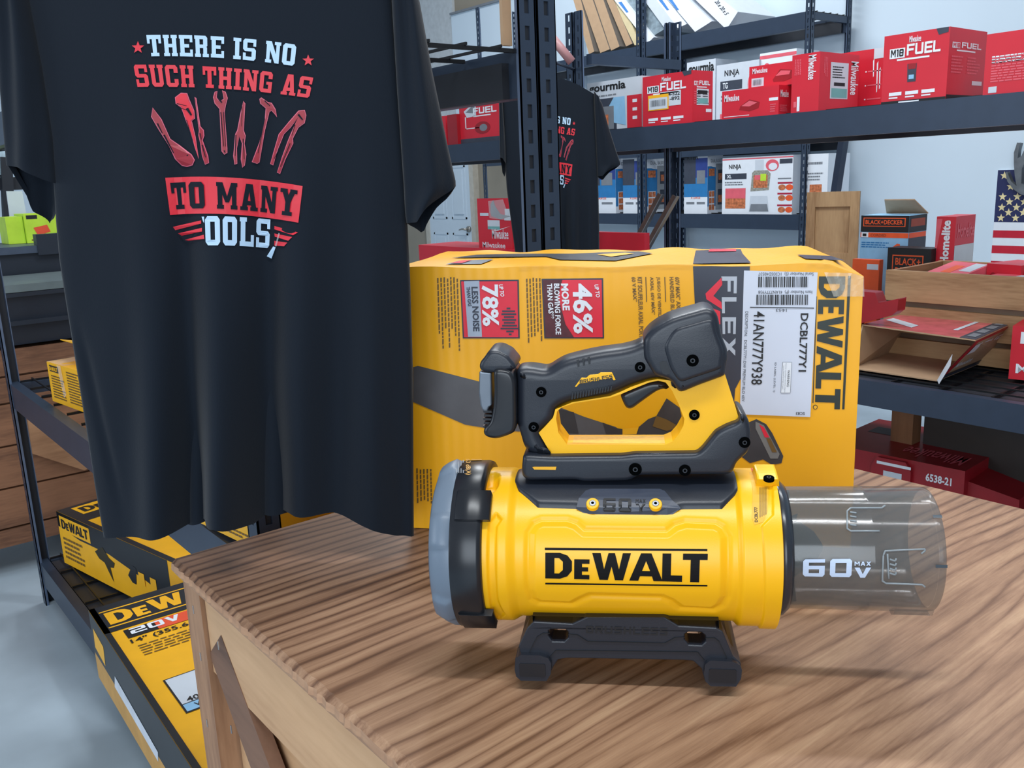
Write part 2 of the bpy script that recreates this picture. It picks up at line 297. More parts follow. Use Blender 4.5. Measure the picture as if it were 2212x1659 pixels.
# ------------------------------------------------------------------ setting
YW = 5.72
mb = MB(); mb.abox(-12, 3, -3, 8, -.1, 0, conc); struct('floor', mb)
XT = ony(1180, 480, YW)[0]
mb = MB(); mb.abox(XT, 4, YW, YW+.15, 0, 5, wallm); struct('wall_back', mb)
mb = MB(); mb.abox(-9.4, XT, YW, YW+.15, 0, 5, taupe); struct('wall_rear', mb)
mb = MB(); mb.abox(-9.5, -9.4, -3, YW, 0, 5, wallm); struct('wall_left', mb)
p = ony(983, 34, YW)
mb = MB(); mb.abox(p[0], XT+.6, YW-.05, YW, 1.9, p[2], wallm); mb.abox(-9.4, p[0], YW-.03, YW, 1.9, 4.2, M('grey_painted_wall', (190, 196, 200), .8)); mb.abox(p[0], -2, YW-.07, YW, p[2], p[2]+.02, gry)
struct('trim_1', mb)
# door with six panels
d0, d1 = ony(936, 500, YW-.02)[0], ony(1027, 500, YW-.02)[0]
doorm = M('white_door_paint', (200, 214, 226), .5, var=.01)
mb = MB(); mb.abox(d0, d1, YW-.06, YW, .01, 2.03, doorm)
w = (d1-d0)
for cx in (.27, .73):
    for z0, z1 in ((.2, .85), (1.0, 1.55), (1.68, 1.92)):
        a, b = d0+w*(cx-.17), d0+w*(cx+.17)
        mb.abox(a, b, YW-.066, YW-.06, z0, z0+.02, doorm); mb.abox(a, b, YW-.066, YW-.06, z1-.02, z1, doorm)
        mb.abox(a, a+.02, YW-.066, YW-.06, z0, z1, doorm); mb.abox(b-.02, b, YW-.066, YW-.06, z0, z1, doorm)
        mb.abox(a+.05, b-.05, YW-.072, YW-.06, z0+.05, z1-.05, doorm)
mb.abox(d1, d1+.07, YW-.07, YW, 0, 2.08, M('cream_door_casing', (190, 184, 172), .6))
mb.abox(d0-.07, d0, YW-.07, YW, 0, 2.08, M('cream_door_casing', (190, 184, 172), .6))
dr = mb.build('door_1', loc=(d0, YW, 0)); dr['kind'] = 'structure'
nick = M('brushed_nickel', (170, 165, 158), .3, .9)
hz = ony(1014, 495, YW-.06); mb = MB(); mb.tube([hz, hz-Y_*.02], .032, nick, 14); mb.tube([hz-Y_*.02, hz-Y_*.06], .012, nick); mb.tube([hz-Y_*.055, hz-Y_*.06-X_*.05+Z*.005, hz-Y_*.055-X_*.11-Z*.008], [.011, .01, .006], nick); mb.build('door_handle', dr)

# ------------------------------------------------------------------ boltless shelving
def post(mb, x, y, z0, z1, sx, sy, pitch=.045, w=.04, t=.003, slots=True, fill=False, lips=True):   # corner at (x,y), flanges towards sx, sy
    sw, sh = .011, .024
    for ax in (0, 1):
        s = sx if ax == 0 else sy
        def seg(a, b, za, zb):
            if ax == 0: x0, x1 = sorted((x+s*a, x+s*b)); y0, y1 = sorted((y, y+sy*t)); mb.abox(x0, x1, y0, y1, za, zb, rackm)
            else: y0, y1 = sorted((y+s*a, y+s*b)); x0, x1 = sorted((x, x+sx*t)); mb.abox(x0, x1, y0, y1, za, zb, rackm)
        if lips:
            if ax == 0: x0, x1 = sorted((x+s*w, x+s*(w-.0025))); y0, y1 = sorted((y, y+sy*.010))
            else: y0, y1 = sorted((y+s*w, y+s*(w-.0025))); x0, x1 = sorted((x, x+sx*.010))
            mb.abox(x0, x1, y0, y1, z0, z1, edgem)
        if not slots: seg(0, w, z0, z1); continue
        seg(0, w/2-sw/2, z0, z1); seg(w/2+sw/2, w, z0, z1)
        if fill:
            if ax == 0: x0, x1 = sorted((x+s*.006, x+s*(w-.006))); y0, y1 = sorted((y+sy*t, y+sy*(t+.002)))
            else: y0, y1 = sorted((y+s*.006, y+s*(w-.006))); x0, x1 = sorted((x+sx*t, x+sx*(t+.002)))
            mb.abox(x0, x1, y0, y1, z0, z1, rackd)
        z = z0
        while z < z1:
            seg(w/2-sw/2, w/2+sw/2, z, min(z1, z+pitch-sh)); z += pitch
def rack(label, x0, x1, y0, y1, top, levels, group=None, decks=True, ties=(), bars=None, skipfront=(), under=None, cat='shelving unit', bh=.083, fill=False, openend=None):
    t = empty('storage_rack', (x0, y0, 0), label, cat, group)
    for x, sx in ((x0, 1), (x1, -1)):
        for y, s_ in ((y0, 1), (y1, -1)):
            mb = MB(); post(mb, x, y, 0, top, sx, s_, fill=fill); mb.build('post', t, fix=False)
    for z in levels:
        for y, s_ in ((y0, 1), (y1, -1)):
            mb = MB(); a, b = sorted((y+s_*.004, y+s_*.034)); mb.abox(x0+.004, x1-.004, a, b, z-bh, z, rackm)
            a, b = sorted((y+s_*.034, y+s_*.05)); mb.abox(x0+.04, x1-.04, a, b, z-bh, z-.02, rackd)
            mb.build('beam', t, bevel=.003)
        for x, s_ in ((x0, 1), (x1, -1)):
            if openend is not None and x == x1 and abs(z-openend) < .01: continue
            mb = MB(); a, b = sorted((x+s_*.004, x+s_*.03)); mb.abox(a, b, y0+.04, y1-.04, z-.045, z-.005, rackm); mb.build('side_rail', t)
        if decks:
            mb = MB(); k = int((y1-y0)/.075)
            for i in range(1, k): y = y0+(y1-y0)*i/k; mb.abox(x0+.005, x1-.005, y-.002, y+.002, z+.001, z+.006, wirem)
            k = int((x1-x0)/.15)
            for i in range(0, k+1): x = x0+.012+(x1-x0-.024)*i/k; mb.abox(x-.0035, x+.0035, y0+.04, y1-.04, z-.006, z+.001, wirem)
            mb.build('wire_deck', t, fix=False)
    for (x, z) in ties:
        mb = MB(); mb.abox(x-.015, x+.015, y0+.03, y1-.03, z-.04, z, rackm); mb.build('tie_bar', t)
    return t
LX0, LX1, LY0, LY1 = -3.35, -1.30, .511, 1.127
Z1L, Z0L, Z2L = EYE-.60, EYE-1.24, EYE+.225
LR = rack('black steel shelving unit with yellow tool boxes, left behind the hanging shirt', LX0, LX1, LY0, LY1, 2.35, [Z0L, Z1L, Z2L], fill=True, openend=Z2L)
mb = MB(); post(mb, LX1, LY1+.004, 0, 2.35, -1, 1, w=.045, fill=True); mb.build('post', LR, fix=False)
mb = MB(); mb.abox(LX0+.01, LX1-.01, LY0+.04, LY1-.04, Z0L-.012, Z0L-.008, M('dark_panel_and_shade', (44, 48, 56), .5)); mb.build('deck_panel_and_shade', LR)
t = empty('cardboard_sheet', (LX1-.03, 1.0, Z2L), 'brown cardboard sheet standing on the top deck beside the double post', 'cardboard'); mb = MB(); mb.abox(LX1-.03, LX1-.022, LY1-.058, LY1-.038, Z2L+.008, Z2L+.5, cardb); mb.build('sheet', t)
RX0, RY0, RY1 = -2.765, 2.6, 3.2
ZR1, ZR0, ZRB = EYE+.169, EYE-.67, EYE-1.24
RR = rack('black steel shelving unit on the right stacked with red tool cartons', RX0, RX0+2.6, RY0, RY1, EYE+.633, [ZRB, ZR0, ZR1], ties=((RX0+.05, EYE+.47),))
mb = MB(); mb.abox(RX0+.01, RX0+2.59, RY0+.04, RY1-.04, ZR0-.016, ZR0-.010, M('dark_panel_and_shade', (44, 48, 56), .5)); mb.build('deck_panel_and_shade', RR)  # dark sheet added for the shade between the deck wires
rack('black steel shelving unit seen between the two hanging shirts', RX0-2.5, RX0-.012, RY0, RY1, EYE+.633, [ZRB, ZR0, ZR1])
BX1, BY0, BY1 = ony(1750, 100, 5.2)[0], 5.2, 5.66
ZB2 = ony(1486, 73, 5.2)[2]; ZB1 = ony(1600, 300, 5.2)[2]; ZB0 = ony(1600, 463, 5.2)[2]
BXm = BX1-1.42
rack('tall black shelving unit against the back wall, right bay with air filters on top', BXm, BX1, BY0, BY1, 3.3, [.25, ZB0, ZB1, ZB2], bh=.1)
rack('tall black shelving unit against the back wall, left bay with leaning brown panels', BXm-2.0, BXm-.012, BY0, BY1, 2.9, [.25, ZB0, ZB1, ZB2-.02])

# ------------------------------------------------------------------ cartons
class Fc:   # a face frame: o + u*U + v*V, lifted along n
    def __init__(s, o, U, V, n): s.o, s.U, s.V, s.n = map(lambda q: np.asarray(q, float), (o, U, V, n))
    def __call__(s, u, v, l=.0007): return s.o+s.U*u+s.V*v+s.n*l
def fp(mb, f, pts, mat, l=.0007): 
    tr = tessellate_polygon([[Vector((p[0], p[1], 0)) for p in pts]]); mb.add([f(p[0], p[1], l) for p in pts], [tuple(t) for t in tr], mat)
def fr(mb, f, u0, v0, u1, v1, mat, l=.0007): fp(mb, f, rect(u0, v0, u1, v1), mat, l)
def ft(mb, f, VT, u0, v0, u1, v1, mat, rot=0, l=.0013):
    q = {0: [(u0, v0), (u1, v0), (u1, v1), (u0, v1)], 1: [(u0, v1), (u0, v0), (u1, v0), (u1, v1)], -1: [(u1, v0), (u1, v1), (u0, v1), (u0, v0)], 2: [(u1, v1), (u0, v1), (u0, v0), (u1, v0)]}[rot]
    V, T = VT; mb.add([f(*quad([np.array(a) for a in q], u, v), l) for u, v in V], T, mat)
def lines(mb, f, u0, v0, u1, v1, n, mat, rnd=.35, vert=False, fill=.5):   # small print: rows of word-like dashes
    for i in range(n):
        if not vert:
            a = v1-(v1-v0)*(i+.15)/n; b = a-(v1-v0)/n*fill; u = u0; e = u1-(u1-u0)*random.random()*rnd
            while u < e: w_ = (u1-u0)*random.uniform(.05, .14); fr(mb, f, u, b, min(e, u+w_), a, mat); u += w_+(u1-u0)*.018
        else:
            a = u0+(u1-u0)*(i+.15)/n; b = a+(u1-u0)/n*fill; v = v1; e = v0+(v1-v0)*random.random()*rnd
            while v > e: w_ = (v1-v0)*random.uniform(.05, .14); fr(mb, f, a, max(e, v-w_), b, v, mat); v -= w_+(v1-v0)*.018
def barcode(mb, f, u0, v0, u1, v1, mat=blk, n=26, vert=False):
    p_ = 0.
    while p_ < 1:
        w_ = random.choice((1, 1, 2, 3))/n/1.9
        if vert: fr(mb, f, u0, v0+(v1-v0)*p_, u1, v0+(v1-v0)*min(1, p_+w_), mat)
        else: fr(mb, f, u0+(u1-u0)*p_, v0, u0+(u1-u0)*min(1, p_+w_), v1, mat)
        p_ += w_+random.choice((1, 1, 2))/n/1.9
def carton(name, label, cat, c, d, w, e, h, mat, prints=None, group=None, faces=None, bevel=.002, tilt=None, flaps=None):
    c = np.asarray(c, float); d = np.asarray(d, float); d = d/np.linalg.norm(d); n = V3(-d[1], d[0], 0); up = Z
    if tilt is not None: d, n, up = tilt
    t = empty(name, c, label, cat, group); mb = MB()
    mb.box(c, d*w, n*e, up*h, mat, faces); co = mb.build('carton', t, bevel=bevel)
    fs = dict(front=Fc(c, d*w, up*h, -n), side=Fc(c+d*w, n*e, up*h, d), top=Fc(c+up*h, d*w, n*e, up), left=Fc(c+n*e, -n*e, up*h, -d))
    if prints:
        mb = MB(); prints(mb, fs); vs = [np.array(v) for v in mb.v]; groups = {}
        for fi, fc in enumerate(mb.f):
            cc = vs[fc[0]]; kx = min(fs, key=lambda q: abs((cc-fs[q].o)@fs[q].n-.001)); groups.setdefault(kx, []).append(fi)
        for kx, ids in groups.items():
            m2 = MB()
            for fi in ids: m2.add([mb.v[i] for i in mb.f[fi]], [tuple(range(len(mb.f[fi])))], mb.mats[mb.mi[fi]])
            m2.build('printed_graphics', co, fix=False)
    return t, fs
def axc(name, label, cat, xl, xr, xe, yt, Y, z0, mat, prints=None, group=None, faces=None, **k):
    z1 = ony(xr, yt, Y)[2]; a = ony(xl, yt, Y)[0]; b = ony(xr, yt, Y)[0]; e = onx(xe, yt, b)[1]-Y if xe else .25
    # keep the height right for the far edge
    for _ in range(6):
        q = pr((b, Y+e, z1)); 
        if xe: e *= (xe-xr)/(q[0]-xr+1e-6)
    return carton(name, label, cat, (a, Y, z0), X_, b-a, max(.03, e), z1-z0, mat, prints, group, faces, **k)
S = lambda t, b=.02: sans(t, b)
TK = lambda t, g=0.: glyphs(t, TECH, g)
def script_logo(mb, f, u0, v0, u1, v1, mat, rot=0):       # slanted script wordmark with a lightning stroke
    ft(mb, f, S('Milwaukee', .015), u0, v0, u1, v1, mat, rot)
def fuel_prints(big=True):
    def g(mb, fs):
        f = fs['front']
        fr(mb, f, .10, .66, .34, .80, wht); ft(mb, f, TK('M18', .1), .12, .68, .32, .785, blk); ft(mb, f, TK('FUEL'), .37, .68, .88, .84, wht)
        fr(mb, f, .22, .62, .72, .645, wht); ft(mb, f, S('Milwaukee', .015), .40, .86, .58, .95, wht)
        fp(mb, f, [(.80, 1), (.98, 1), (.98, .93), (.84, .91)], navyp)
        for u in (.12, .38, .63): fr(mb, f, u, .12, u+.2, .17, wht); fr(mb, f, u, .08, u+.14, .1, wht)
        s = fs['side']; fr(mb, s, .08, .72, .28, .80, wht); ft(mb, s, TK('M18', .1), .1, .73, .27, .79, red); ft(mb, s, TK('FUEL'), .32, .73, .85, .81, wht); fr(mb, s, .2, .68, .7, .7, wht)
        lines(mb, s, .08, .36, .4, .62, 6, redp); lines(mb, s, .5, .36, .85, .62, 6, redp); fr(mb, s, .66, .22, .94, .28, wht)
    return g
GT = 'cartons along the upper right shelf'
def p_(mb, fs):
    fuel_prints()(mb, fs); f = fs['front']
    fr(mb, f, .36, .38, .78, .66, wht2); ft(mb, f, S('1004-522', .02), .4, .57, .76, .64, blk); ft(mb, f, S('-892', .02), .56, .48, .76, .55, blk)
    fr(mb, f, .12, .32, .54, .62, yelp, .002); fr(mb, f, .14, .34, .52, .56, wht2, .0025); f2 = Fc(f.o+f.n*.003, f.U, f.V, f.n); barcode(mb, f2, .18, .40, .48, .52, gry)
    s = fs['side']; fr(mb, s, .2, .35, .8, .66, wht2); fr(mb, s, .25, .56, .72, .63, blk, .001); fr(mb, s, .25, .38, .75, .48, teal, .001)
axc('tool_carton', 'red carton with a yellow-edged barcode sticker and torn top corner on the upper shelf', 'box', 1388, 1496, 1540, 151, 2.66, ZR1, red, p_, GT)
def p_(mb, fs):
    f = fs['front']; ft(mb, f, S('Milwaukee', .015), .05, .62, .32, .86, wht); fr(mb, f, .04, .08, .5, .1, wht)
    dsc = [(.34, .42), (.5, .62), (.68, .5), (.66, .3), (.5, .22), (.32, .3)]; fp(mb, f, dsc, redd); fp(mb, f, [(.36, .42), (.5, .58), (.64, .49), (.5, .38)], redp, .001); fr(mb, f, .84, .5, .99, .6, wht); lines(mb, f, .86, .1, .98, .4, 4, redp)
    s = fs['side']; ft(mb, s, S('Milwaukee', .015), .1, .6, .7, .84, wht); lines(mb, s, .1, .1, .8, .35, 4, redp)
_, fs_ = axc('charger_carton', 'low red carton with a battery charger picture, standing on the beam shelf', 'box', 1560, 1683, 1712, 183, 2.63, ZR1, red, p_, GT)
zc = ony(1683, 183, 2.63)[2]
def p_(mb, fs):
    f = fs['front']; ft(mb, f, S('Milwaukee', .015), .08, .66, .42, .9, wht); fr(mb, f, .06, .08, .34, .46, wht2)
    f2 = Fc(f.o+f.n*.002, f.U, f.V, f.n); barcode(mb, f2, .1, .15, .3, .4, gry)
    fp(mb, f, [(.54, .3), (.7, .72), (.96, .62), (.98, .3), (.8, .18), (.56, .2)], redd); fp(mb, f, [(.6, .45), (.72, .66), (.93, .6), (.9, .45)], redp, .001)
axc('charger_carton', 'red carton with a battery charger picture lying on top of the low red carton', 'box', 1619, 1716, None, 131, 2.68, zc+.0015, red, p_, GT)
def p_(mb, fs):
    f = fs['front']; ft(mb, f, S('Milwaukee', .015), .6, .55, .88, .96, wht, 1); lines(mb, f, .1, .55, .35, .92, 4, redp, vert=True); fr(mb, f, .22, .03, .32, .28, wht); fr(mb, f, .1, .1, .2, .2, redp)
    s = fs['side']; fr(mb, s, .27, .22, .72, .84, wht2); fr(mb, s, .36, .44, .64, .5, blk, .001); fr(mb, s, .3, .24, .7, .4, teal, .001); lines(mb, s, .32, .56, .66, .78, 5, gry); ft(mb, s, S('Milwaukee', .015), .78, .3, .98, .88, wht, 1); lines(mb, s, .1, .55, .2, .92, 3, redp, vert=True)
axc('tool_carton', 'upright red carton with a large white and teal address sticker on its side', 'box', 1712, 1772, 1857, 111, 2.63, ZR1, red, p_, GT)
def p_(mb, fs):
    f = fs['front']; 
    for v in (.2, .42, .64): fr(mb, f, .72, v, .93, v+.02, redp); fr(mb, f, .68, v, .70, v+.02, wht)
    for u, v0_, v1_ in ((.8, .55, .85), (.86, .3, .8), (.9, .35, .7)): fp(mb, f, [(u, v0_), (u+.012, v0_+.02), (u+.01, v1_), (u-.01, v1_-.04)], wht)
    fr(mb, f, .8, .84, .97, 1., wht2)
axc('tool_carton', 'red carton wrapped in shiny clear tape, behind the two cartons beside it', 'box', 1780, 1918, None, 101, 2.92, ZR1, red, p_, GT)
def p_(mb, fs):
    fuel_prints()(mb, fs); f = fs['front']; fr(mb, f, 0, 0, 1, .045, blk, .001); fr(mb, f, .28, .012, .6, .03, wht, .0016); fr(mb, fs['side'], 0, 0, 1, .07, blk, .001)
    fp(mb, f, [(.4, .3), (.53, .3), (.535, .56), (.39, .56)], navyp); fp(mb, f, [(.41, .48), (.52, .48), (.53, .56), (.4, .56)], redd, .001); fr(mb, f, .42, .34, .5, .40, bluep, .001)
axc('tool_carton', 'largest red carton, with white lettering and a small laser tool picture', 'box', 1912, 2053, 2133, 57, 2.63, ZR1, red, p_, GT)
def p_(mb, fs):
    f = fs['front']; lines(mb, f, .1, .2, .9, .62, 10, redp); lines(mb, f, .1, .5, .7, .64, 3, wht); fr(mb, f, .08, .04, .2, .14, wht2)
axc('tool_carton', 'plain red carton with rows of small print at the right end of the upper shelf', 'box', 2134, 2290, None, 52, 2.64, ZR1, red, p_, GT)
def gour(mb, fs):
    f = fs['front']; ft(mb, f, S('gourmia', .03), .04, .76, .72, .96, blk); lines(mb, f, .1, .68, .7, .74, 1, gry); fr(mb, f, 0, .0, .55, .66, navyp); fp(mb, f, [(.3, .3), (.5, .66), (.7, .66), (.72, .1), (.4, .2)], bluep, .001)
    fr(mb, f, .08, .05, .5, .5, gry, .0012); fr(mb, f, .14, .12, .4, .34, foodp, .0016); fr(mb, f, .74, 0, 1, .66, red); 
    for v in (.2, .36, .52): fr(mb, f, .84, v, .92, v+.06, wht, .0012)
axc('air_fryer_carton', 'white, black and red air fryer carton left of the red carton with yellow-edged sticker', 'box', 1268, 1386, None, 163, 2.7, ZR1, wht2, gour)
# collinear shelf left of the near posts
def p_(mb, fs):
    f = fs['front']; ft(mb, f, TK('FUEL'), .3, .66, .78, .8, wht); fr(mb, f, .3, .6, .66, .625, wht); fp(mb, f, disc(.48, .34, .16, .14), redd); fp(mb, f, disc(.5, .34, .08, .08), gry, .001); fr(mb, f, 0, 0, 1, .12, navyp)
    fp(mb, f, [(.1, .75), (.36, .95), (.36, .62), (.16, .6)], wht2); fp(mb, f, [(.14, .72), (.34, .9), (.33, .68)], gry, .001); fr(mb, f, .12, .34, .14, .62, wht); fr(mb, f, .12, .34, .42, .36, wht); fr(mb, f, .86, .1, 1, .45, org)
axc('tool_carton', 'red carton with a round tool picture, between the two hanging shirts', 'box', 990, 1096, None, 203, 2.66, ZR1, red, p_)
axc('tool_carton', 'narrow red carton behind the right sleeve of the large shirt', 'box', 915, 962, None, 250, 2.66, ZR1, red, None)
axc('plastic_case', 'narrow dark red case beside the carton between the hanging shirts', 'case', 965, 986, None, 246, 2.64, ZR1, M('dark_red_plastic', (150, 20, 32)), None)
def p_(mb, fs): ft(mb, fs['front'], S('Milwaukee', .01), .03, .2, .12, .8, wht, -1)
axc('tool_carton', 'long flat red carton under the upright red tool pack', 'box', 905, 1190, None, 545, 2.62, ZR0, red, p_)
zt = ony(1060, 541, 2.64)[2]
def p_(mb, fs):
    f = fs['front']; ft(mb, f, S('Milwaukee', .015), .12, .04, .8, .15, wht); ft(mb, f, S('Milwaukee', .01), .42, .22, .9, .42, wht); fp(mb, f, [(.4, .36), (.96, .47), (.6, .38)], wht, .001)
    fr(mb, f, .3, .4, .66, .58, wht2); fr(mb, f, .3, .4, .66, .46, teal, .001); fr(mb, f, .08, .66, .34, .72, wht2); fr(mb, f, .8, .58, .98, .66, wht2); fr(mb, f, .82, .66, .98, .8, wht2)
    fp(mb, f, [(.42, .66), (.7, .6), (.98, .66), (.7, .7), (.56, .84), (.5, .97), (.42, .9), (.4, .74)], gry, .0015)
    fp(mb, f, [(.38, .62), (.98, .58), (.8, .98), (.36, .95)], clearp, .004)
axc('blister_pack', 'tall red tool pack with clear blister standing on the long flat red carton', 'tool pack', 1030, 1103, 1107, 428, 2.66, zt+.001, red, p_)
axc('tool_carton', 'red carton with a barcode, low behind the right sleeve of the small shirt', 'box', 1286, 1392, 1399, 504, 2.7, ZR0, red, lambda mb, fs: (fr(mb, fs['front'], .5, .3, .66, .75, wht2), barcode(mb, Fc(fs['front'].o+fs['front'].n*.001, fs['front'].U, fs['front'].V, fs['front'].n), .51, .35, .65, .7, blk, 10)))
# behind, middle level of the back unit
def ninja_tg(mb, fs):
    f = fs['front']; ft(mb, f, S('NINJA', .02), .2, .82, .55, .92, blk); fr(mb, f, .1, .66, .62, .78, navyp); ft(mb, f, S('TG', .03), .16, .68, .28, .76, wht); lines(mb, f, .12, .5, .6, .6, 2, gry); fr(mb, f, .66, .1, .98, .9, wht2); fr(mb, f, .1, .1, .55, .35, redp); fp(mb, f, disc(.85, .7, .1, .14), redp, .001)
_, fs_ = axc('appliance_carton', 'white appliance carton with a dark title bar behind the two charger cartons', 'box', 1548, 1640, None, 128, 5.22, ZB1, wht2, ninja_tg)
axc('air_fryer_carton', 'white air fryer carton behind the posts, left of the appliance carton with title bar', 'box', 1484, 1546, None, 126, 5.24, ZB1, wht2, lambda mb, fs: (ft(mb, fs['front'], S('gourmia', .03), -.25+.3, .82, .95, .97, blk), fr(mb, fs['front'], .1, 0, .9, .7, navyp)))
axc('appliance_carton', 'wide white and pink carton in the dark below the air filters', 'box', 1642, 1721, 1770, 104, 5.24, ZB1, wht, lambda mb, fs: (fr(mb, fs['front'], 0, .93, 1, .97, redp), fr(mb, fs['front'], .5, .72, .9, .86, gry), fp(mb, fs['front'], disc(.2, .78, .12, .1), redp)))
def fryer(side):
    def g(mb, fs):
        f = fs['front']; fr(mb, f, 0, .28, 1, .62, blue2); fr(mb, f, 0, .62, 1, 1, wht2); fr(mb, f, 0, .5, .5, .95, navyp, .001); fr(mb, f, .5, .6, 1, .92, M('deep_blue_print', (40, 60, 130), .5), .001); fr(mb, f, .55, .5, .9, .72, gry, .0015)
        fr(mb, f, .1, .16, .45, .2, gry); fr(mb, f, .55, .16, .9, .2, gry); ft(mb, f, S('A LARGE', .01), .3, .25, .7, .285, org)
        s = fs['side']; fr(mb, s, 0, .0, 1, .12, wht); fr(mb, s, 0, .12, 1, .78, blue2); fr(mb, s, .08, .05, .45, .38, wht, .001); fr(mb, s, .08, .62, .45, .74, foodp, .001)
        for i in range(2):
            for j in range(3): fr(mb, s, .1+i*.18, .06+j*.11, .26+i*.18, .15+j*.11, foodp, .0015)
        fp(mb, s, disc(.5, .88, .5, .12), wht, .001); ft(mb, s, S('DUAL BASKET', .01), .2, .84, .95, .9, gry, 0, .0018); fr(mb, s, .52, .06, 1., .82, M('steel_picture', (150, 156, 162), .4), .0016); fr(mb, s, .66, .5, .96, .72, navyp, .002); fr(mb, s, .66, .14, .96, .4, navyp, .002); fr(mb, s, .7, .18, .94, .3, foodp, .0022); fr(mb, s, .7, .55, .94, .66, foodp, .0022)
    return g
GF = 'blue dual basket air fryer cartons on the back unit'
axc('air_fryer_carton', 'blue and white air fryer carton beside the right sleeve of the small shirt', 'box', 1262, 1329, 1391, 338, 5.23, ZB0, wht, fryer(0), GF)
axc('air_fryer_carton', 'blue and white air fryer carton left of the double post, second from the left', 'box', 1345, 1396, 1440, 336, 5.23, ZB0, wht, fryer(0), GF)
axc('air_fryer_carton', 'blue and white air fryer carton touching the left of the food processor carton', 'box', 1478, 1529, 1562, 330, 5.23, ZB0, wht, lambda mb, fs: (fryer(0)(mb, fs), ft(mb, fs['front'], S('FRYER', .02), .02, .9, .62, .98, blk, 0, .002)), GF)
def ninja(mb, fs):
    f = fs['front']; ft(mb, f, S('NINJA', .02), .1, .78, .28, .88, blk); fr(mb, f, .04, .62, .36, .72, navyp); ft(mb, f, S('XL', .03), .07, .64, .14, .7, wht); lines(mb, f, .04, .5, .33, .58, 2, gry); fr(mb, f, 0, .96, 1, .98, redp)
    fr(mb, f, .05, .1, .35, .46, foodp); fr(mb, f, .05, .28, .35, .46, redp, .001)
    pg = M('processor_bowl_picture', (150, 150, 140), .4, var=.4, scale=90); fp(mb, f, [(.42, .4), (.44, .72), (.47, .76), (.66, .76), (.7, .7), (.68, .42)], pg); fr(mb, f, .46, .46, .66, .68, foodp, .001); fr(mb, f, .48, .6, .56, .68, redp, .0014); fr(mb, f, .56, .58, .64, .7, greenp, .0014)
    fp(mb, f, [(.4, .04), (.42, .32), (.66, .32), (.69, .04)], wht2); fp(mb, f, [(.41, .05), (.43, .18), (.66, .18), (.68, .05)], gry, .001); fr(mb, f, .48, .76, .6, .94, wht2); fp(mb, f, disc(.72, .84, .09, .1), redp, .001); fp(mb, f, disc(.73, .82, .06, .06), wht, .0015)
    for v in (.14, .34, .52): fr(mb, f, .8, v, 1, v+.03, M('crimson_print', (170, 30, 60), .5)); fp(mb, f, disc(.86, v-.06, .05, .05), foodp); fp(mb, f, disc(.96, v-.06, .05, .05), org)
    fr(mb, f, .8, .6, .98, .62, gry); fr(mb, f, .82, .86, .99, .94, navyp)
axc('appliance_carton', 'white food processor carton with bowl picture on the back unit', 'box', 1561, 1714, None, 334, 5.22, ZB0, wht, ninja)
def p_(mb, fs):
    f = fs['front']; lines(mb, f, .1, .8, .8, .88, 1, gry); lines(mb, f, .1, .55, .9, .7, 3, gry); fr(mb, f, .2, .3, .75, .5, foodp); fp(mb, f, disc(.25, .12, .15, .1), foodp); fp(mb, f, disc(.6, .12, .15, .1), foodp)
axc('appliance_carton', 'white recipe-picture carton just left of the grey strut by the wall', 'box', 1742, 1790, None, 331, 5.22, ZB0, wht, p_)
# ------------------------------------------------------------------ leaning panels and filters on the back unit
def slab(name, label, cat, px, Y, dep, mat, group, prints=None, matside=None):
    P = [ony(x, y, Y) for x, y in px]; t = empty(name, min(P, key=lambda q: q[2]), label, cat, group); mb = MB(); mb.prism(P, (0, dep, 0), mat, matside); mb.build('frame', t, bevel=.002)
    if prints: mb = MB(); prints(mb, lambda x, y: ony(x, y, Y-.0015)); mb.build('printed_graphics', t, fix=False)
c2 = lambda pts: [(1200+x/3.95, y/3.95) for x, y in pts]
GB = 'brown cardboard-edged panels leaning on the back unit'
bord = ['first from the left, half behind the post', 'second from the left', 'third from the left', 'next to the torn cream one']
for i, q in enumerate([[(95, -200), (165, -200), (330, 440), (285, 462)], [(155, -200), (250, -200), (462, 420), (382, 452)], [(262, -200), (340, -200), (546, 396), (474, 432)], [(350, -200), (412, -200), (655, 372), (602, 396)]]):
    slab('cardboard_sheet', 'brown cardboard-edged panel leaning on the back unit, '+bord[i], 'panel', c2(q), 5.22+.004*i, .38, cardb, GB, matside=M('grey_brown_panel_face', (120, 112, 104), .8))
slab('cardboard_sheet', 'torn cream cardboard-edged panel leaning beside the first white filter', 'panel', c2([(430, -120), (520, -120), (720, 380), (675, 386)]), 5.235, .36, M('cream_card', (206, 190, 150), .8), None)
GW = 'white air filters leaning on the back unit'
def fpr(x, y): return lambda mb, sf: poly2(mb, c2([(x, y), (x+28, y-6), (x+88, y+82), (x+70, y+88)]), sf, M('blue_logo_print', (70, 130, 200), .5))
slab('air_filter', 'white-edged air filter with blue print, first white one from the left', 'air filter', c2([(400, -130), (480, -130), (838, 318), (786, 368)]), 5.216, .4, wht, GW, fpr(535, 20))
slab('air_filter', 'grey shrink-wrapped air filter leaning next to the first white one', 'air filter', c2([(486, -130), (640, -130), (950, 235), (845, 300)]), 5.24, .38, M('grey_shrink_wrap', (130, 146, 156), .3, var=.3, scale=30), None)
slab('air_filter', 'white air filter in the middle of the leaning row, plain edge', 'air filter', c2([(660, -130), (760, -130), (1036, 228), (946, 262)]), 5.218, .4, wht2, GW)
slab('air_filter', 'white air filter with blue print, left of the thick boxed filter pair', 'air filter', c2([(765, -130), (848, -130), (1118, 205), (1042, 240)]), 5.222, .4, wht, GW, fpr(880, 0))
slab('air_filter', 'white air filter with blue print, touching the boxed filter', 'air filter', c2([(850, -130), (1000, -130), (1335, 180), (1190, 272)]), 5.216, .4, wht, GW, fpr(965, 0))
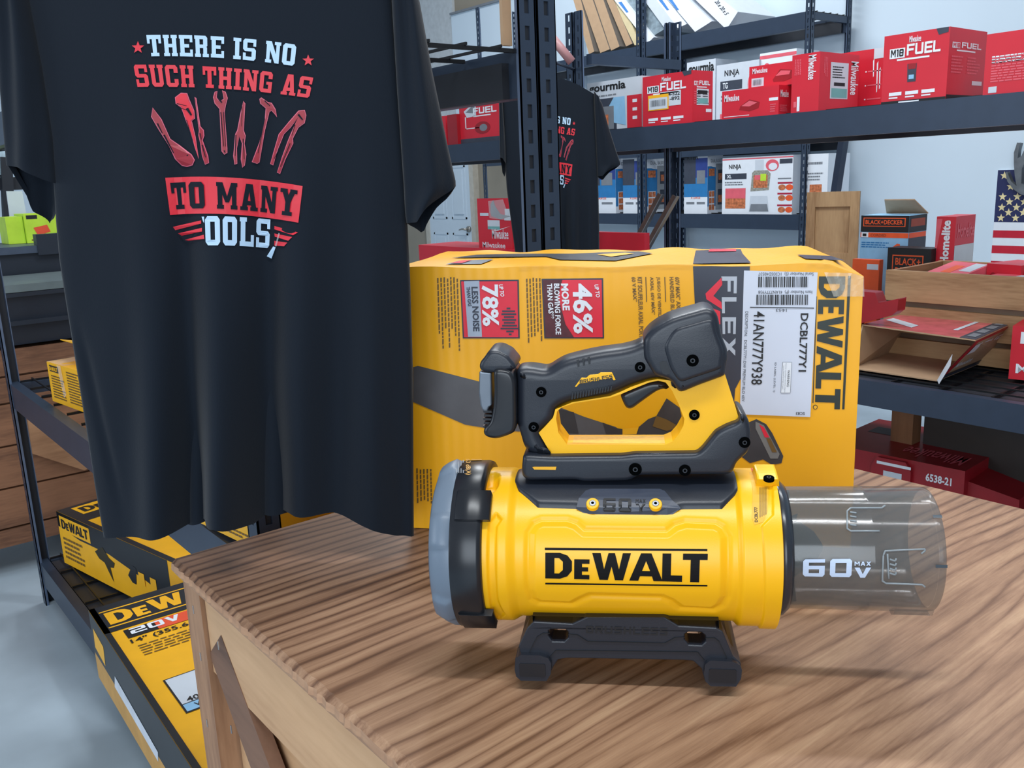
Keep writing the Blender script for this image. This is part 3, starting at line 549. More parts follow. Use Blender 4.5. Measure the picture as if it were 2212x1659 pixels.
def p_(mb, sf): put(mb, S('20 x 20 x 5', .01), [(1568, 12), (1577, 30), (1570, 33), (1561, 15)][0:0] or [(1543, 4), (1566, 33), (1575, 29), (1552, 0)], sf, blk)
slab('air_filter', 'thick boxed air filter marked 20 x 20 x 5, right end', 'air filter', c2([(1060, -130), (1270, -130), (1556, 100), (1458, 252)]), 5.212, .42, wht, None, p_)
# ------------------------------------------------------------------ grey strut, wooden cabinet door, battens
t = empty('metal_strut', ony(1784, 412, 4.1), 'grey metal bar leaning in front of the white recipe carton', 'bar'); mb = MB(); mb.bar(ony(1778, 440, 4.1)-Z*.5, ony(1824, 290, 4.1), .03, .045, rackm, up=Y_); mb.build('bar', t)
GL = 'brown steel battens leaning on the double post'
for k, (a, b, lb) in enumerate((((1364, 540), (1427, 420), 'left-hand one of the two brown battens leaning on the double post'), ((1394, 540), (1459, 424), 'right-hand one of the two brown battens leaning on the double post'))):
    p0, p1 = ony(*a, 3.08), ony(*b, 3.14); t = empty('leaning_batten', p0, lb, 'batten', GL); mb = MB(); dd = p0-p1; p0 = p1+dd*((p1[2]-ZR0-.02)/(-dd[2]))
    mb.bar(p0, p1, .028, .012, M('rusty_brown_steel', (92, 74, 66), .6, var=.2), up=Y_); n_ = MB(); mb.build('bar', t)
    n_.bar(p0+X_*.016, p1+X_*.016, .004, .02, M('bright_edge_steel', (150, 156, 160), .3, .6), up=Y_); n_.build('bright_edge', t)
# bench behind the crate
BZ = ZR0
t = empty('wooden_bench', (-2.5, 3.44, 0), 'plain wooden bench behind the shelf, carrying the cartons by the wall', 'bench')
mb = MB(); mb.abox(-2.55, -.3, 3.44, 4.3, BZ-.04, BZ, pine); mb.build('top', t)
for x in (-2.5, -.4):
    for y in (3.48, 4.2): mb = MB(); mb.abox(x, x+.06, y, y+.06, 0, BZ-.04, pine); mb.build('leg', t)
a = ony(1743, 421, 3.9); b = ony(1858, 408, 3.9); b = onp(1858, 408, a, V3(-.35, .94, 0)); 
t = empty('cabinet_door', (a[0], a[1], BZ), 'unfinished wooden cabinet door with recessed panel standing by the wall', 'cabinet door')
d = b-a; d[2] = 0; w = np.linalg.norm(d); d /= w; n = V3(-d[1], d[0], 0); zt = max(a[2], b[2])-.01; c0 = V3(a[0], a[1], BZ); h = zt-BZ
cdm = wood('cabinet_door_wood', (196, 162, 120), (150, 114, 78), 'Z', 4, 1, .6, .1)
mb = MB(); mb.box(c0+n*.016, d*w, n*.006, Z*h, cdm); mb.build('panel', t)
for (u0, u1, v0, v1, nm) in ((0, .17, 0, h, 'stile'), (.83, 1, 0, h, 'stile'), (.17, .83, h-.07, h, 'rail'), (.17, .83, h-.36, h-.29, 'rail')):
    mb = MB(); mb.box(c0+d*w*u0+Z*v0, d*w*(u1-u0), n*.022, Z*(v1-v0), cdm); mb.build(nm, t, bevel=.004)
def bd(mb, fs):
    h_ = lambda q: Fc(q.o+q.V*.5, q.U, q.V*.5, q.n)
    f = h_(fs['front']); fr(mb, f, 0, .70, 1, 1, blk); fr(mb, f, .05, .8, .93, .96, org, .001); fr(mb, f, .07, .815, .91, .945, blk, .0016); ft(mb, f, S('BLACK+DECKER', .02), .1, .84, .88, .92, org, 0, .0022)
    fr(mb, f, 0, .60, 1, .69, org, .001); ft(mb, f, S('CORDED', .02), .22, .62, .55, .67, M('rust_print', (150, 60, 30), .5), 0, .002); fr(mb, f, .02, .6, .17, .69, wht, .0016); fr(mb, f, .05, .62, .13, .67, blk, .002)
    lines(mb, f, .03, .4, .7, .52, 3, blue2); fp(mb, f, [(.7, .44), (.78, .5), (.84, .49), (.84, .38), (.74, .3)], org)
    s = h_(fs['side']); fr(mb, s, 0, .7, 1, 1, blk); fr(mb, s, .02, .6, .98, .69, org, .001); fr(mb, s, 0, 0, 1, .6, navyp); fr(mb, s, .1, .8, .9, .94, M('rust_print', (150, 60, 30)), .001)
t, fs_ = axc('tool_carton', 'tall blue and black carton with an orange stripe and open brown flap', 'box', 1861, 1965, 2003, 466, 3.6, BZ, bluep, bd)
f = fs_['top']; mb = MB()
for q in ([f(0, .02, 0), f(1, .02, 0), f(.92, -.0, .03), f(.2, .1, .02)], ):
    pass
zf = f(0, 0, 0)[2]; mb.prism([f(.15, 1, .001), f(1.02, 1, .001), f(.92, .45, .06), f(.3, .45, .06)], (0, 0, .004), cardb); mb.build('flap', t)
axc('tool_carton', 'plain orange carton between the yellow box and the tall blue carton', 'box', 1842, 1900, 1904, 562, 3.46, BZ, org, lambda mb, fs: fr(mb, fs['front'], .55, .86, .97, .94, wht2))
def p_(mb, fs):
    f = fs['front']; fr(mb, f, .12, .66, .84, .92, org, .001); fr(mb, f, .145, .67, .815, .905, blk, .0016); ft(mb, f, S('BLACK+', .02), .2, .8, .78, .885, org, 0, .0022); ft(mb, f, S('DECKER', .02), .2, .69, .78, .775, org, 0, .0022)
axc('tool_carton', 'small black carton with an orange frame behind the wooden crate', 'box', 1918, 2012, 2036, 538, 3.46, BZ, blk, p_)
def p_(mb, fs):
    f = fs['front']; fr(mb, f, 0, 0, 1, .56, wht); ft(mb, f, S('Homelite', .04), .3, .6, .75, .97, wht, -1); fp(mb, f, [(.0, .6), (.3, .98), (.0, .98)], redp)
    s = fs['side']; fr(mb, s, 0, 0, 1, .76, wht2, .001); ft(mb, s, S('Homelite', .03), .1, .82, .95, .94, redp); lines(mb, s, .1, .64, .8, .72, 2, redp)
axc('tool_carton', 'red and white carton standing by the wall behind the crate', 'box', 2024, 2066, 2108, 468, 3.5, BZ, M('red_print_card', (204, 34, 52)), p_)
# wooden crate with red tools
cY = 3.0; xl = ony(1914, 583, cY)[0]; t = empty('wooden_crate', (xl, cY, ZR0), 'open pine crate full of small red tool packs on the right shelf', 'crate')
zt = ony(1914, 583, cY)[2]
for z1, z0 in ((zt, zt-.105), (zt-.125, zt-.215), (zt-.235, ZR0+.008)):
    mb = MB(); mb.abox(xl, xl+1.0, cY, cY+.018, z0, z1, pine); mb.build('plank', t, bevel=.002)
    mb = MB(); mb.abox(xl, xl+.018, cY+.018, cY+.38, z0, z1-.002, pineY); mb.build('plank', t, bevel=.002)
    mb = MB(); mb.abox(xl, xl+1.0, cY+.38, cY+.395, z0, z1, pine); mb.build('plank', t)
mb = MB(); mb.abox(xl, xl+1., cY+.02, cY+.38, ZR0+.008, zt-.07, M('crate_inner_board', (120, 100, 84), .8)); mb.build('filler_board', t)
zi = zt-.07
carton('tool_carton', 'small red carton with a round black window, on top of the crate load', 'box', (ony(2132, 575, cY+.12)[0], cY+.12, zi+.001), (.96, -.2, 0), .12, .16, .095, M('red_print_card', (204, 34, 52)), lambda mb, fs: (fp(mb, fs['front'], disc(.72, .45, .09, .17), blk), fp(mb, fs['front'], disc(.2, .5, .1, .2), redd), fr(mb, fs['side'], .1, .15, .3, .35, wht), ft(mb, fs['side'], S('Milwaukee', .01), .1, .6, .8, .85, redp)))
q0 = V3(ony(2008, 588, cY+.10)[0], cY+.10, zi+.012); tl = Matrix.Rotation(-.35, 3, 'Z') @ Matrix.Rotation(.25, 3, 'X')
ax = [np.array(tl @ Vector(v)) for v in ((1, 0, 0), (0, 1, 0), (0, 0, 1))]
carton('blister_pack', 'clear and red tool pack with an orange sticker tilted on the crate load', 'tool pack', q0, X_, .16, .12, .05, redp, lambda mb, fs: (fr(mb, fs['top'], .3, .1, .55, .7, org), fr(mb, fs['top'], .65, .3, .95, .95, wht2), fr(mb, fs['front'], .1, .2, .6, .8, M('dark_red_plastic', (150, 20, 32)))), tilt=ax)
carton('blister_pack', 'flat red and clear pack lying at the front edge of the crate', 'tool pack', (ony(2140, 590, cY+.05)[0], cY+.03, zi+.001), X_, .16, .07, .065, redp, lambda mb, fs: fr(mb, fs['top'], .5, .2, .9, .8, wht2))
# red tray left of the crate
P0 = V3(-1.66, 2.72, ZR0+.001); t = empty('plastic_tray', P0, 'dark red plastic case lid beside the yellow box on the right shelf', 'lid'); mb = MB()
pl = [ony(x, y, 2.74) for x, y in ((1845, 628), (1890, 632), (1898, 655), (1941, 645), (1938, 672), (1925, 682), (1845, 702))]
pl2 = [p-Z*0 for p in pl]; mb.prism(pl2, (0, .05, 0), redd); mb.build('lid', t, bevel=.004)
mb = MB(); a_ = ony(1870, 694, 2.74); mb.abox(a_[0]-.12, a_[0]-.03, 2.745, 2.785, ZR0+.001, a_[2], redd); mb.build('stand', t)
# open red carton
zb = ZR0+.008; A = onz(2024, 824, zb); TF = onp(2107, 737, A, Y_); zt_ = TF[2]
BFL = onz(1840, 797, zb); BBR = onz(2165, 766, zb); BBL = onz(1960, 745, zb); TFL = onz(1862, 703, zt_); TBR = onz(2225, 683, zt_); TBL = onz(2015, 665, zt_)
t = empty('open_carton', A, 'open empty red carton with brown inside lying on the wire deck', 'box'); th = .004; rc_ = M('red_print_card', (204, 34, 52))
mb = MB(); mb.prism([A, BBR, BBL, BFL], (0, 0, th), cardb); mb.build('bottom_panel', t)
mb = MB(); rg = [A+Z*th, BBR+Z*th, TBR, TF]; mb.add([p+X_*.003 for p in rg], [(0, 1, 2, 3)], rc_); mb.add(rg, [(3, 2, 1, 0)], cardb); sp_ = mb.build('side_panel', t, fix=False)
g = lambda u, v, l=.005: quad(rg, u, v)+X_*l; mb = MB()
V, T = TK('FUEL'); mb.add([g(.25+.45*u, .62+.2*v) for u, v in V], T, wht); mb.add([g(*p) for p in rect(.08, .6, .2, .84)], [(0, 1, 2, 3)], wht); mb.add([g(*p) for p in rect(0, 0, 1, .12)], [(0, 1, 2, 3)], navyp); V, T = S('Milwaukee', .015); mb.add([g(.08+.25*u, .25+.14*v) for u, v in V], T, wht); mb.build('printed_graphics', sp_, fix=False)
tq = [TF, TBR, TBL, TFL]; mb = MB(); mb.prism(tq, (0, 0, th), M('glossy_pale_red', (206, 92, 104), .2, var=.25, scale=18), cardb); tp_ = mb.build('top_panel', t)
g = lambda u, v, l=.005: quad(tq, u, v)+Z*l; mb = MB()
for q_, m_ in ((rect(0, 0, 1, .13), navyp), ([(.1, .6), (.2, .6), (.35, .95), (.25, .95)], wht2), ([(.62, .35), (.68, .35), (.72, .95), (.66, .95)], wht2), ([(.2, .25), (.8, .25), (.8, .29), (.2, .29)], wht2)): mb.add([g(*p) for p in q_], [(0, 1, 2, 3)], m_)
for k in range(6): u0 = .06+k*.15; mb.add([g(*p, .006) for p in rect(u0, .03, u0+.11, .1)], [(0, 1, 2, 3)], gry)
mb.build('printed_graphics', tp_, fix=False)
mb = MB(); lq = [BFL+Z*th, BBL+Z*th, TBL, TFL]; mb.prism(lq, (th, 0, 0), cardb); mb.build('side_panel', t)
mb = MB(); mb.prism([A+Z*th, A+Z*.01-Y_*.05+X_*.03-Z*.005, A-Y_*.03+X_*.05+Z*.06, A+Z*.09+X_*.04], (0, .003, 0), wht2); mb.build('end_flap', t)
f = Fc(onz(2178, 818, zb), X_, Z, -Y_)
def p_(mb, fs):
    f = fs['front']; fr(mb, f, .08, .68, .5, .9, wht); ft(mb, f, TK('M18', .1), .12, .72, .46, .86, redd, 0, .002); ft(mb, f, S('Milwaukee', .015), .06, .12, .8, .3, wht)
c0 = onz(2178, 818, zb); carton('tool_carton', 'red carton cut off by the right picture edge on the wire deck', 'box', c0, (.98, .18, 0), .3, .16, .165, M('red_print_card', (204, 34, 52)), p_, tilt=None)
# red cases under the deck
zt = EYE-.98; a = onz(1780, 956, zt); b = onz(2085, 1018, zt); d = b-a; w = np.linalg.norm(d)
def p_(mb, fs):
    f = fs['front']; t_ = fs['top']
    ft(mb, f, S('6538-21', .03), .75, .76, .92, .87, wht); fr(mb, f, .47, .62, .6, .8, wht2, .016); fr(mb, f, .42, .88, .66, .92, wht, .016)
    ft(mb, t_, S('Milwaukee', .01), .5, .1, .93, .35, redp, 2); fr(mb, t_, .1, .55, .35, .75, navyp); fr(mb, t_, .6, .65, .9, .75, gry)
    fr(mb, f, .66, .45, .98, .62, navyp)
t, fs_ = carton('tool_case', 'big dusty dark red tool case under the right shelf deck', 'case', (a[0], a[1], ZRB+.008), d, w, .42, zt-ZRB-.008, redd, p_, bevel=.012)
f = fs_['front']; mb = MB(); mb.prism([f(.38, .3, 0), f(.66, .3, 0), f(.66, .85, 0), f(.62, .97, 0), f(.42, .97, 0), f(.38, .85, 0)], -(fs_['side'].U/np.linalg.norm(fs_['side'].U))*.015, redd); mb.build('handle', t, bevel=.004)
mb = MB(); o = fs_['side'](0, 0, 0); U = fs_['side'].U; dd = d/w; mb.hexa([o+U*.08, o+dd*.16+U*.1, o+dd*.16+U*.75, o+U*.9]+[o+U*.08+Z*(.8*(zt-ZRB)), o+dd*.15+U*.12+Z*(.68*(zt-ZRB)), o+dd*.15+U*.7+Z*(.72*(zt-ZRB)), o+U*.9+Z*(.85*(zt-ZRB))], redd); mb.build('end_cap', t, bevel=.012, seg=3)
f = fs_['front']; o_ = f(.72, .42, .003); mb = MB(); ux = f.U*.27-Z*.03; uz = f.V*.26
t2 = empty('price_card', o_, 'white shipping tag with black print leaning on the dark red case', 'card'); mb.box(o_, ux, f.n*.002, uz, wht); mb.build('card', t2); mb = MB(); f3 = Fc(o_+f.n*.002, ux, uz, f.n); fr(mb, f3, .06, .3, .72, .85, blk, .001); mb.build('printed_graphics', t2, fix=False)
# plant, wood block and a dark box added for the shade under the shelf
t = empty('potted_grass', onz(1888, 960, ZRB+.1)*0+V3(-2.35, 3.35, 0), 'green grassy plant in a grey planter under the bench', 'plant'); mb = MB(); mb.abox(-2.5, -2.18, 3.42, 3.62, 0, .33, M('grey_planter', (90, 96, 96), .6)); mb.build('planter', t)
mb = MB(); gm = M('green_leaf', (92, 128, 74), .6, var=.3, scale=40)
for i in range(90):
    x, y = random.uniform(-2.5, -2.18), random.uniform(3.43, 3.6); a_ = random.uniform(0, 6.28); l = random.uniform(.08, .2); p0 = V3(x, y, .33)
    p1 = p0+V3(math.cos(a_)*l*.3, math.sin(a_)*l*.3, l*.7); p2 = p0+V3(math.cos(a_)*l*.8, math.sin(a_)*l*.8, l*.75); w_ = V3(-math.sin(a_), math.cos(a_), 0)*.004; mb.add([p0-w_, p0+w_, p1+w_, p1-w_, p2], [(0, 1, 2, 3), (3, 2, 4)], gm)
mb.build('leaves', t, fix=False)
t = empty('timber_block', (-1.93, 2.95, ZRB+.008), 'upright reddish timber block under the right shelf deck', 'wood block'); a_ = ony(1925, 920, 3.0)[0]; b_ = ony(1972, 920, 3.0)[0]; mb = MB(); mb.abox(a_, b_, 3.0, 3.06, ZRB+.008, ZR0-.11, wood('reddish_timber', (150, 104, 70), (110, 72, 48), 'Z', 4, 1, .7)); mb.build('block', t)
t = empty('shade_box', (b_, 3.02, ZRB+.008), 'dark brown box added for the shade behind the red case', 'bin'); mb = MB(); mb.abox(b_+.02, b_+.75, 3.04, 3.16, ZRB+.008, ZR0-.12, M('dark_brown_shade', (52, 46, 44), .6)); mb.build('bin', t, bevel=.006)
# flag and grey fork on the wall
fY = YW-.0125; A, B_, C_ = ony(2150, 582, fY), ony(2173, 367, fY), None
t = empty('flag', A, 'hanging stars and stripes flag at the right picture edge', 'flag'); W_ = 1.1; H_ = 1.15; o = V3(A[0]-.03, fY, B_[2]-H_)
f = Fc(o, X_*W_, Z*H_, -Y_); mb = MB(); mb.box(o, X_*W_, Y_*.012, Z*H_, wht); mb.build('cloth', t)
def fz(y): return (ony(2180, y, fY)[2]-o[2])/H_
mb = MB(); nav = M('navy_cloth', (30, 38, 84), .7); rc = M('red_cloth', (190, 20, 48), .7); gold = M('cream_star_cloth', (226, 210, 160), .7)
fr(mb, f, 0, fz(480), 1, 1, nav); 
for y0, y1 in ((498, 514), (531, 548), (565, 582), (599, 616)): fr(mb, f, 0, fz(y1), 1, fz(y0), rc)
k = 0
for r_, y in enumerate((379, 403, 425, 436, 448, 459, 471)):
    for c_ in range(6):
        x = .035+.075*c_+(0 if r_ % 2 == 0 else .037); fp(mb, f, star(x, fz(y), .022*1), gold, .001)
mb.build('stars_and_stripes', t, fix=False)
t = empty('wall_ornament', ony(2200, 420, fY-.1), 'grey forked metal ornament hanging in front of the flag', 'ornament'); g = [(2190, 330), (2197, 308), (2204, 309), (2200, 325), (2198, 342), (2206, 338), (2214, 320), (2225, 318), (2216, 345), (2207, 366), (2206, 396), (2222, 404), (2222, 424), (2205, 420), (2188, 408), (2176, 392), (2172, 374), (2175, 370), (2184, 392), (2196, 402), (2192, 380), (2190, 355)]
mb = MB(); mb.prism([ony(x, y, fY-.06) for x, y in g], (0, .04, 0), M('weathered_grey_metal', (108, 114, 120), .5, .4, var=.2)); mb.build('fork', t, bevel=.006); mb = MB(); q = ony(2205, 405, fY-.02); mb.abox(q[0]-.02, q[0]+.02, fY-.03, fY-.0, q[2]-.02, q[2]+.02, gry); mb.build('bracket', t)
# ------------------------------------------------------------------ big work crate (table)
TZ = EYE-.5
def top_wood():
    m = bpy.data.materials.new('worn_plywood_top'); m.use_nodes = True; nt = m.node_tree; b = nt.nodes['Principled BSDF']; L = nt.links.new
    def N(t, **k):
        n = nt.nodes.new('ShaderNode'+t)
        for a, v in k.items(): setattr(n, a, v)
        return n
    tc = N('TexCoord'); sp = N('SeparateXYZ'); L(tc.outputs['Object'], sp.inputs[0])
    def mapped(sx, sy): q = N('Mapping'); q.inputs['Scale'].default_value = (sx, sy, 1); L(tc.outputs['Object'], q.inputs[0]); return q.outputs[0]
    def noise(v, sc, det=2, ro=.5): n = N('TexNoise'); n.inputs['Scale'].default_value = sc; n.inputs['Detail'].default_value = det; n.inputs['Roughness'].default_value = ro; L(v, n.inputs['Vector']); return n.outputs['Fac']
    def mth(op, a, b_, c=None):
        n = N('Math', operation=op)
        for i, v in enumerate((a, b_, c)):
            if v is None: continue
            if isinstance(v, (int, float)): n.inputs[i].default_value = v
            else: L(v, n.inputs[i])
        return n.outputs[0]
    def rng(v, a, b_, c, d): n = N('MapRange'); n.inputs[1].default_value = a; n.inputs[2].default_value = b_; n.inputs[3].default_value = c; n.inputs[4].default_value = d; L(v, n.inputs[0]); return n.outputs[0]
    low = noise(mapped(1, .22), 3.0, 2); wig = noise(mapped(1, .35), 16, 3); fib = noise(mapped(1, .03), 260, 5, .7); fib2 = noise(mapped(1, .06), 70, 4, .6)
    d = mth('MULTIPLY_ADD', low, 11., mth('MULTIPLY', sp.outputs['X'], 44.)); d = mth('MULTIPLY_ADD', wig, .55, d)
    saw = mth('FRACT', d, 0.); ring = mth('MULTIPLY', mth('POWER', mth('MULTIPLY', mth('PINGPONG', d, .5), 2.), 3.5), rng(noise(mapped(1, .3), 9, 3), .3, .7, .35, 1.25))
    soft = mth('PINGPONG', mth('MULTIPLY', d, .35), .5)
    con = rng(mth('MULTIPLY_ADD', noise(tc.outputs['Object'], 1.7, 2), .7, sp.outputs['X']), .45, 1.15, .55, .17)
    v = mth('MULTIPLY', ring, con); v = mth('MULTIPLY_ADD', soft, .22, v); v = mth('MULTIPLY_ADD', fib, .38, v); v = mth('MULTIPLY_ADD', fib2, .36, v)
    rp = N('ValToRGB'); L(v, rp.inputs['Fac']); e = rp.color_ramp.elements; e[0].position = .26; e[0].color = lin((190, 156, 124))+(1,); e[1].position = .92; e[1].color = lin((80, 56, 42))+(1,)
    x = rp.color_ramp.elements.new(.42); x.color = lin((166, 130, 102))+(1,); x = rp.color_ramp.elements.new(.62); x.color = lin((122, 88, 66))+(1,)
    big = noise(mapped(1, .6), 2.3, 5, .6); st = mth('MULTIPLY_ADD', big, .55, mth('MULTIPLY_ADD', sp.outputs['Y'], -.22, sp.outputs['X']))
    mx = N('Mix', data_type='RGBA', blend_type='MULTIPLY'); L(rng(st, .28, .80, .9, 0), mx.inputs[0]); L(rp.outputs['Color'], mx.inputs[6]); mx.inputs[7].default_value = (.50, .44, .42, 1)
    m2 = N('Mix', data_type='RGBA', blend_type='MULTIPLY'); L(rng(noise(mapped(1, .25), 5, 8, .75), .47, .64, 0, .85), m2.inputs[0]); L(mx.outputs[2], m2.inputs[6]); m2.inputs[7].default_value = (.62, .56, .52, 1)
    L(m2.outputs[2], b.inputs['Base Color']); b.inputs['Roughness'].default_value = .5
    bp = N('Bump'); bp.inputs['Strength'].default_value = .22; bp.inputs['Distance'].default_value = .0008; L(mth('MULTIPLY', fib, -1.), bp.inputs['Height']); L(bp.outputs['Normal'], b.inputs['Normal'])
    return m
ctop = top_wood()
cside = wood('pale_plywood_side', (214, 172, 130), (176, 130, 90), 'X', 3, .8, .6, .15)
cpost = wood('crate_frame_timber', (192, 148, 112), (140, 100, 72), 'Z', 4, 1.2, .6, .2)
cbr = wood('weathered_brace_timber', (136, 100, 78), (92, 66, 52), 'X', 4, 1, .65, .2)
cx0, cx1, cy0, cy1 = -1.214, .08, .348, 1.342
t = empty('work_crate', (cx0, cy0, 0), 'large wooden crate with worn plywood top carrying the yellow blower', 'crate')
mb = MB(); n_ = 200; random.seed(3)       # jagged worn edge along the front side
P = []
xs = [cx0+(cx1-cx0)*i/n_ for i in range(n_+1)]
for i, x in enumerate(xs):
    j = .0009*math.sin(i*2.1)+random.uniform(-.0012, .0012); P.append([V3(x, cy0+.004, TZ-.022), V3(x, cy0+j+.0, TZ-.014), V3(x, cy0+j*.8+.001, TZ-.005), V3(x, cy0+.007+abs(j), TZ), V3(x, cy1, TZ), V3(x, cy1, TZ-.022)])
ply = wood('plywood_edge', (196, 156, 122), (150, 108, 82), 'X', 3, 1.5, .65, .1)
mb.grid([r[0:3] for r in P], ply, smooth=False); mb.grid([r[2:6] for r in P], ctop, smooth=False); mb.add([P[0][k] for k in range(6)], [tuple(range(6))], ply); mb.add([P[-1][k] for k in range(6)], [tuple(range(6))[::-1]], ctop); mb.build('worktop', t)
fy = cy0+.012
for x in (cx0+.004, cx1-.064):
    for y in (fy, cy1-.06): mb = MB(); mb.abox(x, x+.062, y, y+.045, 0, TZ-.023, cpost); mb.build('corner_post', t, bevel=.002)
for y in (fy+.006, cy1-.04):
    mb = MB(); mb.abox(cx0+.068, cx1-.066, y, y+.02, TZ-.15, TZ-.024, cside); mb.build('rail', t, bevel=.002)
    mb = MB(); mb.abox(cx0+.068, cx1-.066, y, y+.02, .01, .12, cside); mb.build('rail', t, bevel=.002)
mb = MB(); mb.abox(cx0+.07, cx1-.07, fy+.03, fy+.042, .02, TZ-.03, cside); mb.build('side_panel', t)
mb = MB(); mb.abox(cx0+.02, cx0+.032, cy0+.06, cy1-.06, .02, TZ-.024, pineY); mb.build('end_panel', t)
mb = MB(); a, b = V3(cx0+.09, fy+.014, TZ-.10), V3(cx0+.09+.62, fy+.014, .12); mb.bar(a, b, .018, .075, cbr, up=np.cross(Y_, b-a)); mb.build('diagonal_brace', t, bevel=.002)
mb = MB(); a, b = V3(cx0+.72, fy+.014, .12), V3(cx1-.1, fy+.014, TZ-.17); mb.bar(a, b, .018, .075, cbr, up=np.cross(Y_, b-a)); mb.build('diagonal_brace', t, bevel=.002)
mb = MB(); stm = M('staple_steel', (200, 205, 210), .2, .9)
for x, z in ((.035, .06), (.04, .13), (.03, .24), (.12, .08), (.045, .34), (.13, .2)): mb.abox(cx0+x, cx0+x+.002, fy-.0012, fy, TZ-z-.012, TZ-z, stm)
mb.build('staples', t)
# ------------------------------------------------------------------ big yellow blower carton
b0 = onz(893, 1140, TZ+.001); b1 = onz(1837, 1184, TZ+.001); bd_ = b1-b0; bd_[2] = 0; bw = np.linalg.norm(bd_); bu = bd_/bw; bn = V3(-bu[1], bu[0], 0)
tl = onp(885, 578, b0, bn); tr = onp(1872, 570, b0, bn)
byel = corrug('yellow_blower_carton_card', (247, 178, 22), 0, 26, .38, .16)
t = empty('blower_carton', b0, 'large battered yellow carton with white shipping label standing behind the blower', 'box'); bx = t
dep = .26
NX, NZ = 60, 10
def top_z(u):   # slightly sagging crushed top edge
    s = tl[2]*(1-u)+tr[2]*u; s += .0015*math.sin(u*23); 
    if u > .93: s -= (u-.93)*.20
    return s
mb = MB(); P = []
for j in range(NZ+1):
    P.append([b0+bu*bw*(i/NX)+Z*((top_z(i/NX)-b0[2])*j/NZ) for i in range(NX+1)])
mb.grid(P, byel, smooth=True)
def topq(u, w): return b0+bu*bw*u+bn*dep*w+Z*(top_z(u)-b0[2]+.0012*math.sin(u*40+w*9)*w)
mb.grid([[topq(i/NX, w/6) for w in range(7)] for i in range(NX+1)], byel, smooth=True)
bk = b0+bn*dep; mb.grid([[bk+bu*bw*u+Z*((topq(u, 1)[2]-b0[2])*j) for j in (0, 1)] for u in [i/NX for i in range(NX+1)]], byel)
for u in (0, 1): mb.grid([[b0+bu*bw*u+bn*dep*w/6+Z*((topq(u, w/6)[2]-b0[2])*j) for j in (0, 1)] for w in range(7)], byel)
mb.add([b0, b1, b1+bn*dep, bk], [(0, 1, 2, 3)], byel); bt = mb.bvh(); mb.build('carton', t)
def surfer(tree, lift=.0008, extra=None):
    def g(px, py, l=lift):
        d = ray(px, py); h = tree.ray_cast(Vector(CAM), Vector(d/np.linalg.norm(d)))
        if h[0] is None: return extra(px, py) if extra else CAM+d*1.3
        n = np.array(h[1]); n = n if n@d < 0 else -n
        return np.array(h[0])+n*l
    return g
def sf(x, y, l=.0008):
    P = onp(x, y, b0, bn); u = (P-b0)@bu/bw; P[2] = min(P[2], top_z(min(1, max(0, u)))-.0005); return P-bn*l
sf2 = lambda x, y: sf(x, y, .0014); sf3 = lambda x, y: sf(x, y, .002); sf4 = lambda x, y: sf(x, y, .0026)
tpn = np.cross(tr-tl, bn); tpn /= np.linalg.norm(tpn); tpn = tpn if tpn[2] > 0 else -tpn
sT = lambda x, y, l=.0022: onp(x, y, tl+tpn*l, tpn)
sT2 = lambda x, y: sT(x, y, .003)
mb = MB(); slate = M('slate_black_print', (44, 50, 66), .35, var=.05); rd = M('bright_red_print', (222, 36, 60), .4); olv = M('dark_green_black_print', (34, 44, 40), .4); brn = M('brown_small_print', (112, 84, 38), .5)
# slate band with the two-colour wordmark
poly2(mb, [(1497, 575), (1503, 700), (1512, 800), (1530, 880), (1585, 880), (1588, 840), (1603, 812), (1613, 740), (1620, 571)], sf, slate, (3, 8))
put(mb, glyphs('FLEX', {**TECH}, .12), [(1558, 597), (1562, 768), (1588, 768), (1592, 597)], sf2, M('silver_print', (176, 184, 196), .4))
poly2(mb, [(1560, 598), (1524, 634), (1526, 646), (1560, 668), (1558, 652), (1541, 639), (1560, 615)], sf2, rd)
poly2(mb, [(1530, 662), (1556, 672), (1556, 700), (1530, 700), (1524, 690), (1524, 668)], sf2, rd); poly2(mb, [(1535, 670), (1548, 676), (1548, 700), (1535, 700)], sf3, slate)
# DEWALT down the right edge
put(mb, glyphs('DeWALT', {**HEAVY, 'e': HEAVY['E']}, .02), [(1769, 597), (1760, 882), (1814, 884), (1826, 597)], sf, olv, (6, 1))
poly2(mb, [(1832, 596), (1838, 596), (1824, 884), (1819, 884)], sf, olv, (1, 6)); poly2(mb, [(1763, 640), (1765, 640), (1757, 870), (1755, 870)], sf, olv, (1, 4))
poly2(mb, disc(1761, 879, 5), sf, olv); poly2(mb, disc(1761, 879, 3.6), sf2, yelp)
# two red claim panels
for (a, b, c, d, kind) in ((1170, 602, 1303, 730, 0), (994, 605, 1121, 730, 1)):
    poly2(mb, [(a, b), (c, b-1), (c+2, d+1), (a+6, d+1)], sf, slate); poly2(mb, [(a+3, b+3), (c-3, b+2), (c-1, d-2), (a+9, d-2)], sf2, rd)
poly2(mb, [(1173, 605), (1215, 604), (1206, 640), (1222, 700), (1240, 728), (1179, 728)], sf3, M('dark_red_brown_print', (84, 34, 44), .5, var=.3, scale=60))
poly2(mb, [(1003, 607), (1036, 606), (1042, 727), (1012, 727)], sf3, M('silver_blue_print', (160, 172, 190), .4)); poly2(mb, [(997, 608), (1001, 607), (1009, 727), (1005, 727)], sf3, rd)
def dn(txt, x0, y0, x1, y1, mat, sfx=sf4, b=.03, sub=None, sk=4):  # lettering reading downwards, letter tops to the right
    put(mb, S(txt, b), [(x0, y0), (x0+sk, y1), (x1+sk, y1), (x1, y0)], sfx, mat, sub)
